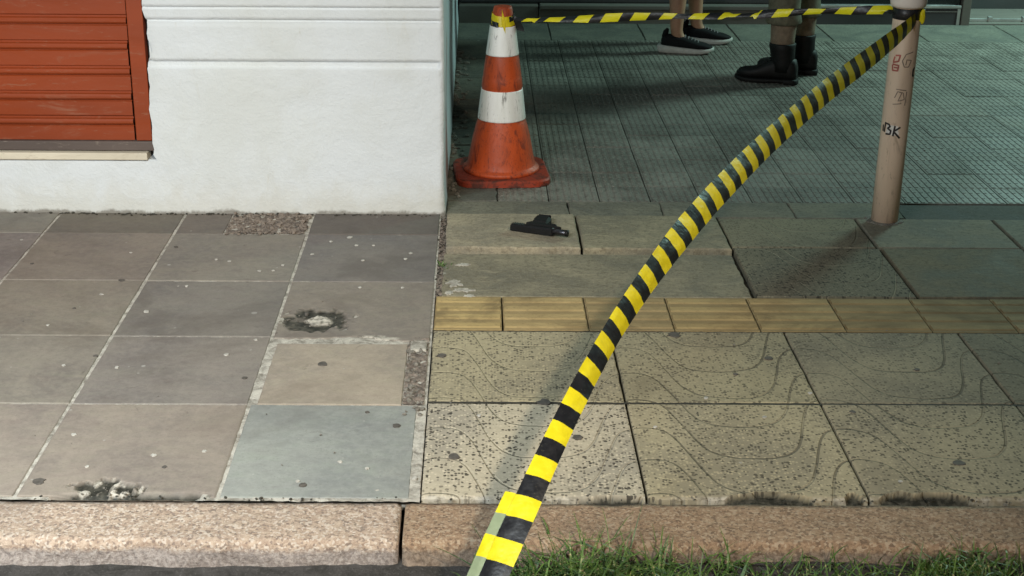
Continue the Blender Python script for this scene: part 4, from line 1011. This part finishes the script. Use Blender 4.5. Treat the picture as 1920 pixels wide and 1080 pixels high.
gpart('magazine', 'gun', [(0.056, 0.1125), (0.096, 0.1155), (0.098, 0.121), (0.056, 0.118)], 0.005, 0.029, 0.002)
bm = bmesh.new(); tube_bm(bm, [(0.1495, -0.002, 0.016), (0.185, -0.002, 0.016), (LEN, -0.002, 0.016)], [0.0100, 0.0098, 0.0098], 20); bl = from_bm('barrel', bm, M['steel'], gun, True)
bm = bmesh.new(); tube_bm(bm, [(LEN - 0.006, -0.002, 0.016), (LEN + 0.002, -0.002, 0.016)], [0.0112, 0.0112], 20); from_bm('muzzle', bm, M['gun'], bl, True)
gpart('recoil_rod', 'gun', [(0.1505, 0.009), (0.172, 0.009), (0.172, 0.0128), (0.1505, 0.0128)], 0.010, 0.020, 0.001)
bm = bmesh.new(); tube_bm(bm, [(0.110, 0.036, 0.016), (0.112, 0.055, 0.016), (0.122, 0.064, 0.016), (0.136, 0.060, 0.016), (0.142, 0.044, 0.016), (0.140, 0.028, 0.016)], 0.0038, 10); from_bm('trigger_guard', bm, M['grip'], gun, True)
bm = bmesh.new(); tube_bm(bm, [(0.124, 0.030, 0.016), (0.122, 0.042, 0.016), (0.126, 0.052, 0.016)], [0.004, 0.0035, 0.002], 8); from_bm('trigger', bm, M['gun'], gun, True)

# ---------------------------------------------------------------- the two bystanders
def skin_obj(name, pts, edges, mat, parent, sub=2):
    """pts: list of (x, y, z, rx, ry)"""
    me = bpy.data.meshes.new(name); me.from_pydata([p[:3] for p in pts], edges, []); o = link(name, me, mat, parent)
    md = o.modifiers.new('skin', 'SKIN'); md.use_smooth_shade = True
    for k, p in enumerate(pts):
        sv = me.skin_vertices[0].data[k]; sv.radius = (p[3], p[4] if len(p) > 4 else p[3]); sv.use_root = (k == 0)
    ms = o.modifiers.new('sub', 'SUBSURF'); ms.levels = ms.render_levels = sub
    return o
def loft_bm(bm, secs, n=20, power=2.6):
    """secs: (x, y centre, half width, z bottom, z top); rounded sections along x"""
    rings = []
    for (x, yc, hw, zb_, zt) in secs:
        r = []
        for k in range(n):
            a = 2 * math.pi * k / n; ca, sa = math.cos(a), math.sin(a)
            cy = math.copysign(abs(ca) ** (2 / power), ca) * hw; cz = math.copysign(abs(sa) ** (2 / power), sa) * (zt - zb_) / 2
            r.append(bm.verts.new((x, yc + cy, (zb_ + zt) / 2 + cz)))
        rings.append(r)
    for a, b in zip(rings, rings[1:]):
        for k in range(n): bm.faces.new((a[k], a[(k + 1) % n], b[(k + 1) % n], b[k]))
    bm.faces.new(rings[0][::-1]); bm.faces.new(rings[-1])
def figure(root, feet, hip, mats, height=1.72):
    """feet: two local ankle points; hip: local pelvis point; x is the way the person faces"""
    hx, hy, hz = hip
    P = [(hx, hy, hz, 0.125, 0.10)]; E = []
    def add(p, k): P.append(p); E.append((k, len(P) - 1)); return len(P) - 1
    for sgn, (fx, fy) in zip((-1, 1), feet):
        k = add((hx, hy + sgn * 0.085, hz - 0.08, 0.088), 0)
        kx, ky = hx * 0.5 + fx * 0.5 + 0.02, (hy + sgn * 0.085) * 0.5 + fy * 0.5
        k = add((hx * 0.75 + fx * 0.25, (hy + sgn * 0.085) * 0.75 + fy * 0.25, 0.70, 0.078), k)
        k = add((kx, ky, 0.49, 0.056), k)
        k = add((fx + 0.3 * (kx - fx) - 0.018, fy + 0.4 * (ky - fy), 0.33, 0.054), k)
        k = add((fx + 0.1 * (kx - fx) - 0.008, fy, 0.20, 0.041), k)
        k = add((fx, fy, 0.095, 0.034), k)
        k = add((fx + 0.045, fy, 0.050, 0.032), k)
        k = add((fx + 0.13, fy, 0.032, 0.022), k)
    w_ = add((hx, hy, hz + 0.16, 0.115, 0.09), 0); c = add((hx + 0.01, hy, hz + 0.33, 0.135, 0.10), w_); s_ = add((hx, hy, hz + 0.46, 0.10, 0.075), c)
    nk = add((hx + 0.005, hy, hz + 0.535, 0.052), s_); hd = add((hx + 0.025, hy, hz + 0.62, 0.078, 0.088), nk); add((hx + 0.02, hy, hz + 0.73, 0.072, 0.08), hd)
    for sgn in (-1, 1):
        k = add((hx, hy + sgn * 0.17, hz + 0.46, 0.056), s_); k = add((hx - 0.02, hy + sgn * 0.225, hz + 0.20, 0.044), k)
        k = add((hx + 0.02, hy + sgn * 0.235, hz - 0.04, 0.03), k); hnd = add((hx + 0.035, hy + sgn * 0.232, hz - 0.11, 0.030, 0.016), k)
        for f in range(4): q = add((hx + 0.022 + 0.013 * f, hy + sgn * 0.235, hz - 0.165 - 0.006 * (f in (1, 2)), 0.0085), hnd); add((hx + 0.030 + 0.012 * f, hy + sgn * 0.228, hz - 0.20 - 0.008 * (f in (1, 2)), 0.0075), q)
        q = add((hx + 0.072, hy + sgn * 0.222, hz - 0.13, 0.009), hnd); add((hx + 0.082, hy + sgn * 0.218, hz - 0.165, 0.008), q)
    body = skin_obj('body', P, E, mats['skin'], root)
    # face and hair on the head
    hc = Vector((hx + 0.022, hy, hz + 0.675))
    bm = bmesh.new(); bmesh.ops.create_uvsphere(bm, u_segments=24, v_segments=14, radius=1)
    for v in list(bm.verts):
        if v.co.z < -0.35 or (v.co.x > 0.45 and v.co.z < 0.45): bm.verts.remove(v)
    for v in bm.verts: v.co = hc + Vector((v.co.x * 0.102 - 0.012, v.co.y * 0.088, v.co.z * 0.115 + 0.018))
    from_bm('hair', bm, mats['hair'], root, True)
    for sgn in (-1, 1):
        bm = bmesh.new(); bmesh.ops.create_icosphere(bm, subdivisions=2, radius=0.011)
        for v in bm.verts: v.co += hc + Vector((0.076, sgn * 0.032, 0.0))
        from_bm('eye', bm, M['sole'], root, True)
    # clothes
    def cloth(name, pts, edges, m): return skin_obj(name, pts, edges, m, root, 1)
    T = [(hx, hy, hz + 0.02, 0.148, 0.118), (hx, hy, hz + 0.16, 0.138, 0.108), (hx + 0.01, hy, hz + 0.33, 0.150, 0.115), (hx, hy, hz + 0.47, 0.115, 0.09)]
    Et = [(0, 1), (1, 2), (2, 3)]
    for sgn in (-1, 1):
        T.append((hx, hy + sgn * 0.175, hz + 0.46, 0.068)); Et.append((3, len(T) - 1)); T.append((hx - 0.02, hy + sgn * 0.222, hz + 0.23, 0.060)); Et.append((len(T) - 2, len(T) - 1))
    cloth('shirt', T, Et, mats['shirt'])
    return P

# bystander in running shoes: bare shins, facing right
p1 = empty('person', (1.12, 7.70, 0)); tag(p1, 'person standing with bare shins in black running shoes with white soles behind the level tape', 'person')
feet1 = [(-0.065, -0.125), (0.075, 0.125)]
P = figure(p1, feet1, (0.01, 0.0, 0.93), {'skin': M['skin'], 'hair': M['hair'], 'shirt': M['cloth']})
S_ = [(0.01, 0, 0.95, 0.145, 0.118)]; Es = []
for sgn, (fx, fy) in zip((-1, 1), feet1):
    S_.append((0.01, sgn * 0.088, 0.84, 0.104)); Es.append((0, len(S_) - 1)); S_.append((0.01 + fx * 0.3, sgn * 0.088 * 0.7 + fy * 0.3, 0.56, 0.094)); Es.append((len(S_) - 2, len(S_) - 1))
skin_obj('shorts', S_, Es, M['cloth'], p1, 1)
def running_shoe(root, ax, ay, rz):
    s = empty('shoe', (ax, ay, 0), rz); s.parent = root
    bm = bmesh.new(); loft_bm(bm, [(-0.078, 0, 0.020, 0.030, 0.075), (-0.070, 0, 0.031, 0.026, 0.090), (-0.045, 0, 0.037, 0.024, 0.100), (0.0, 0, 0.039, 0.022, 0.098), (0.035, 0, 0.041, 0.022, 0.092), (0.075, 0.002, 0.045, 0.022, 0.079), (0.115, 0.004, 0.048, 0.022, 0.065), (0.155, 0.006, 0.044, 0.024, 0.055), (0.180, 0.006, 0.031, 0.026, 0.046), (0.192, 0.006, 0.014, 0.030, 0.040)])
    from_bm('upper', bm, M['shoe'], s, True)
    bm = bmesh.new(); loft_bm(bm, [(-0.098, 0, 0.020, 0.016, 0.042), (-0.084, 0, 0.038, 0.003, 0.048), (-0.04, 0, 0.044, 0.001, 0.046), (0.02, 0, 0.044, 0.001, 0.040), (0.08, 0.002, 0.049, 0.001, 0.035), (0.13, 0.005, 0.051, 0.001, 0.032), (0.17, 0.006, 0.041, 0.008, 0.033), (0.192, 0.006, 0.024, 0.017, 0.036), (0.201, 0.006, 0.008, 0.021, 0.034)], 20, 4)
    from_bm('sole', bm, M['sole'], s, True)
    bm = bmesh.new()
    for k in range(5):
        x = 0.045 + 0.017 * k; z = 0.092 - 0.0065 * k
        tube_bm(bm, [(x, -0.022, z - 0.008), (x + 0.003, -0.010, z + 0.001), (x + 0.003, 0.010, z + 0.001), (x, 0.022, z - 0.008)], 0.0028, 8)
    from_bm('lace', bm, M['lace'], s, True)
    bm = bmesh.new(); tube_bm(bm, [(-0.062, 0, 0.083), (-0.055, 0, 0.112), (-0.046, 0, 0.128)], [0.014, 0.014, 0.007], 12, 1.6); from_bm('heel_tab', bm, M['shoe'], s, True)
running_shoe(p1, feet1[0][0], feet1[0][1], R(-9)); running_shoe(p1, feet1[1][0], feet1[1][1], R(-3))

# bystander in boots: bloused trousers, facing left
p2 = empty('person', (1.54, 6.98, 0), R(180 - 20)); tag(p2, 'person standing in black boots and khaki trousers beside the post', 'person')
inv = p2.matrix_basis.inverted()
def loc2(x, y): v = Matrix.Rotation(R(-160), 4, 'Z') @ Vector((x - 1.54, y - 6.98, 0)); return (v.x, v.y)
fa = loc2(1.462, 6.882); fb = loc2(1.605, 7.10)
feet2 = sorted([fa, fb], key=lambda q: q[1])
figure(p2, feet2, (0.0, (fa[1] + fb[1]) / 2, 0.94), {'skin': M['skin'], 'hair': M['hair'], 'shirt': M['olive']})
hy = (fa[1] + fb[1]) / 2
bm = bmesh.new()
for sgn, (fx, fy) in zip((-1, 1), feet2):
    tube_bm(bm, [(fx - 0.004, fy, 0.285), (fx - 0.004, fy, 0.290), (fx - 0.004, fy, 0.300), (fx - 0.004, fy, 0.325), (fx - 0.002, fy, 0.37), (fx, fy * 0.95 + hy * 0.05, 0.48), (fx * 0.5, fy * 0.7 + (hy + sgn * 0.09) * 0.3, 0.68), (0, hy + sgn * 0.088, 0.88), (0, hy + sgn * 0.03, 0.97)], [0.060, 0.080, 0.086, 0.080, 0.075, 0.080, 0.098, 0.118, 0.12], 24)
bmesh.ops.bevel(bm, geom=[e for e in bm.edges if e.calc_length() < 0], offset=0.001)
from_bm('trousers', bm, M['olive'], p2, True)
for (fx, fy) in feet2:
    bm = bmesh.new(); tube_bm(bm, [(fx - 0.006, fy, 0.170), (fx - 0.006, fy, 0.22), (fx - 0.006, fy, 0.27), (fx - 0.006, fy, 0.31)], [0.058, 0.058, 0.061, 0.062], 20); from_bm('gaiter', bm, M['khaki'], p2, True)
    b = empty('boot', (fx, fy, 0), R(random.uniform(-4, 4))); b.parent = p2
    bm = bmesh.new(); loft_bm(bm, [(-0.088, 0, 0.022, 0.022, 0.09), (-0.078, 0, 0.036, 0.020, 0.12), (-0.04, 0, 0.042, 0.018, 0.135), (0.01, 0, 0.042, 0.018, 0.128), (0.05, 0.001, 0.043, 0.018, 0.108), (0.09, 0.003, 0.047, 0.018, 0.084), (0.13, 0.005, 0.050, 0.018, 0.072), (0.165, 0.006, 0.046, 0.019, 0.068), (0.190, 0.006, 0.034, 0.022, 0.060), (0.202, 0.006, 0.016, 0.028, 0.046)])
    from_bm('vamp', bm, M['boot'], b, True)
    bm = bmesh.new(); tube_bm(bm, [(-0.018, 0, 0.06), (-0.018, 0, 0.10), (-0.014, 0, 0.135), (-0.010, 0, 0.165), (-0.008, 0, 0.190), (-0.008, 0, 0.197)], [0.050, 0.054, 0.057, 0.060, 0.064, 0.060], 24); from_bm('shaft', bm, M['boot'], b, True)
    bm = bmesh.new(); loft_bm(bm, [(-0.094, 0, 0.026, 0.001, 0.026), (-0.08, 0, 0.041, 0.001, 0.028), (-0.035, 0, 0.044, 0.001, 0.028), (-0.03, 0, 0.042, 0.008, 0.026), (0.03, 0.001, 0.042, 0.008, 0.024), (0.045, 0.001, 0.046, 0.001, 0.024), (0.12, 0.005, 0.053, 0.001, 0.024), (0.17, 0.006, 0.047, 0.003, 0.025), (0.20, 0.006, 0.030, 0.008, 0.028), (0.21, 0.006, 0.012, 0.014, 0.028)], 20, 5); from_bm('sole', bm, M['grip'], b, True)
    bm = bmesh.new()
    for k in range(6):
        z = 0.105 + 0.014 * k; x = 0.052 - 0.004 * k - (0 if k else -0.01)
        tube_bm(bm, [(x - 0.012, -0.024, z), (x, -0.012, z), (x + 0.002, 0, z), (x, 0.012, z), (x - 0.012, 0.024, z)], 0.0025, 8)
    from_bm('lace', bm, M['shoe'], b, True)
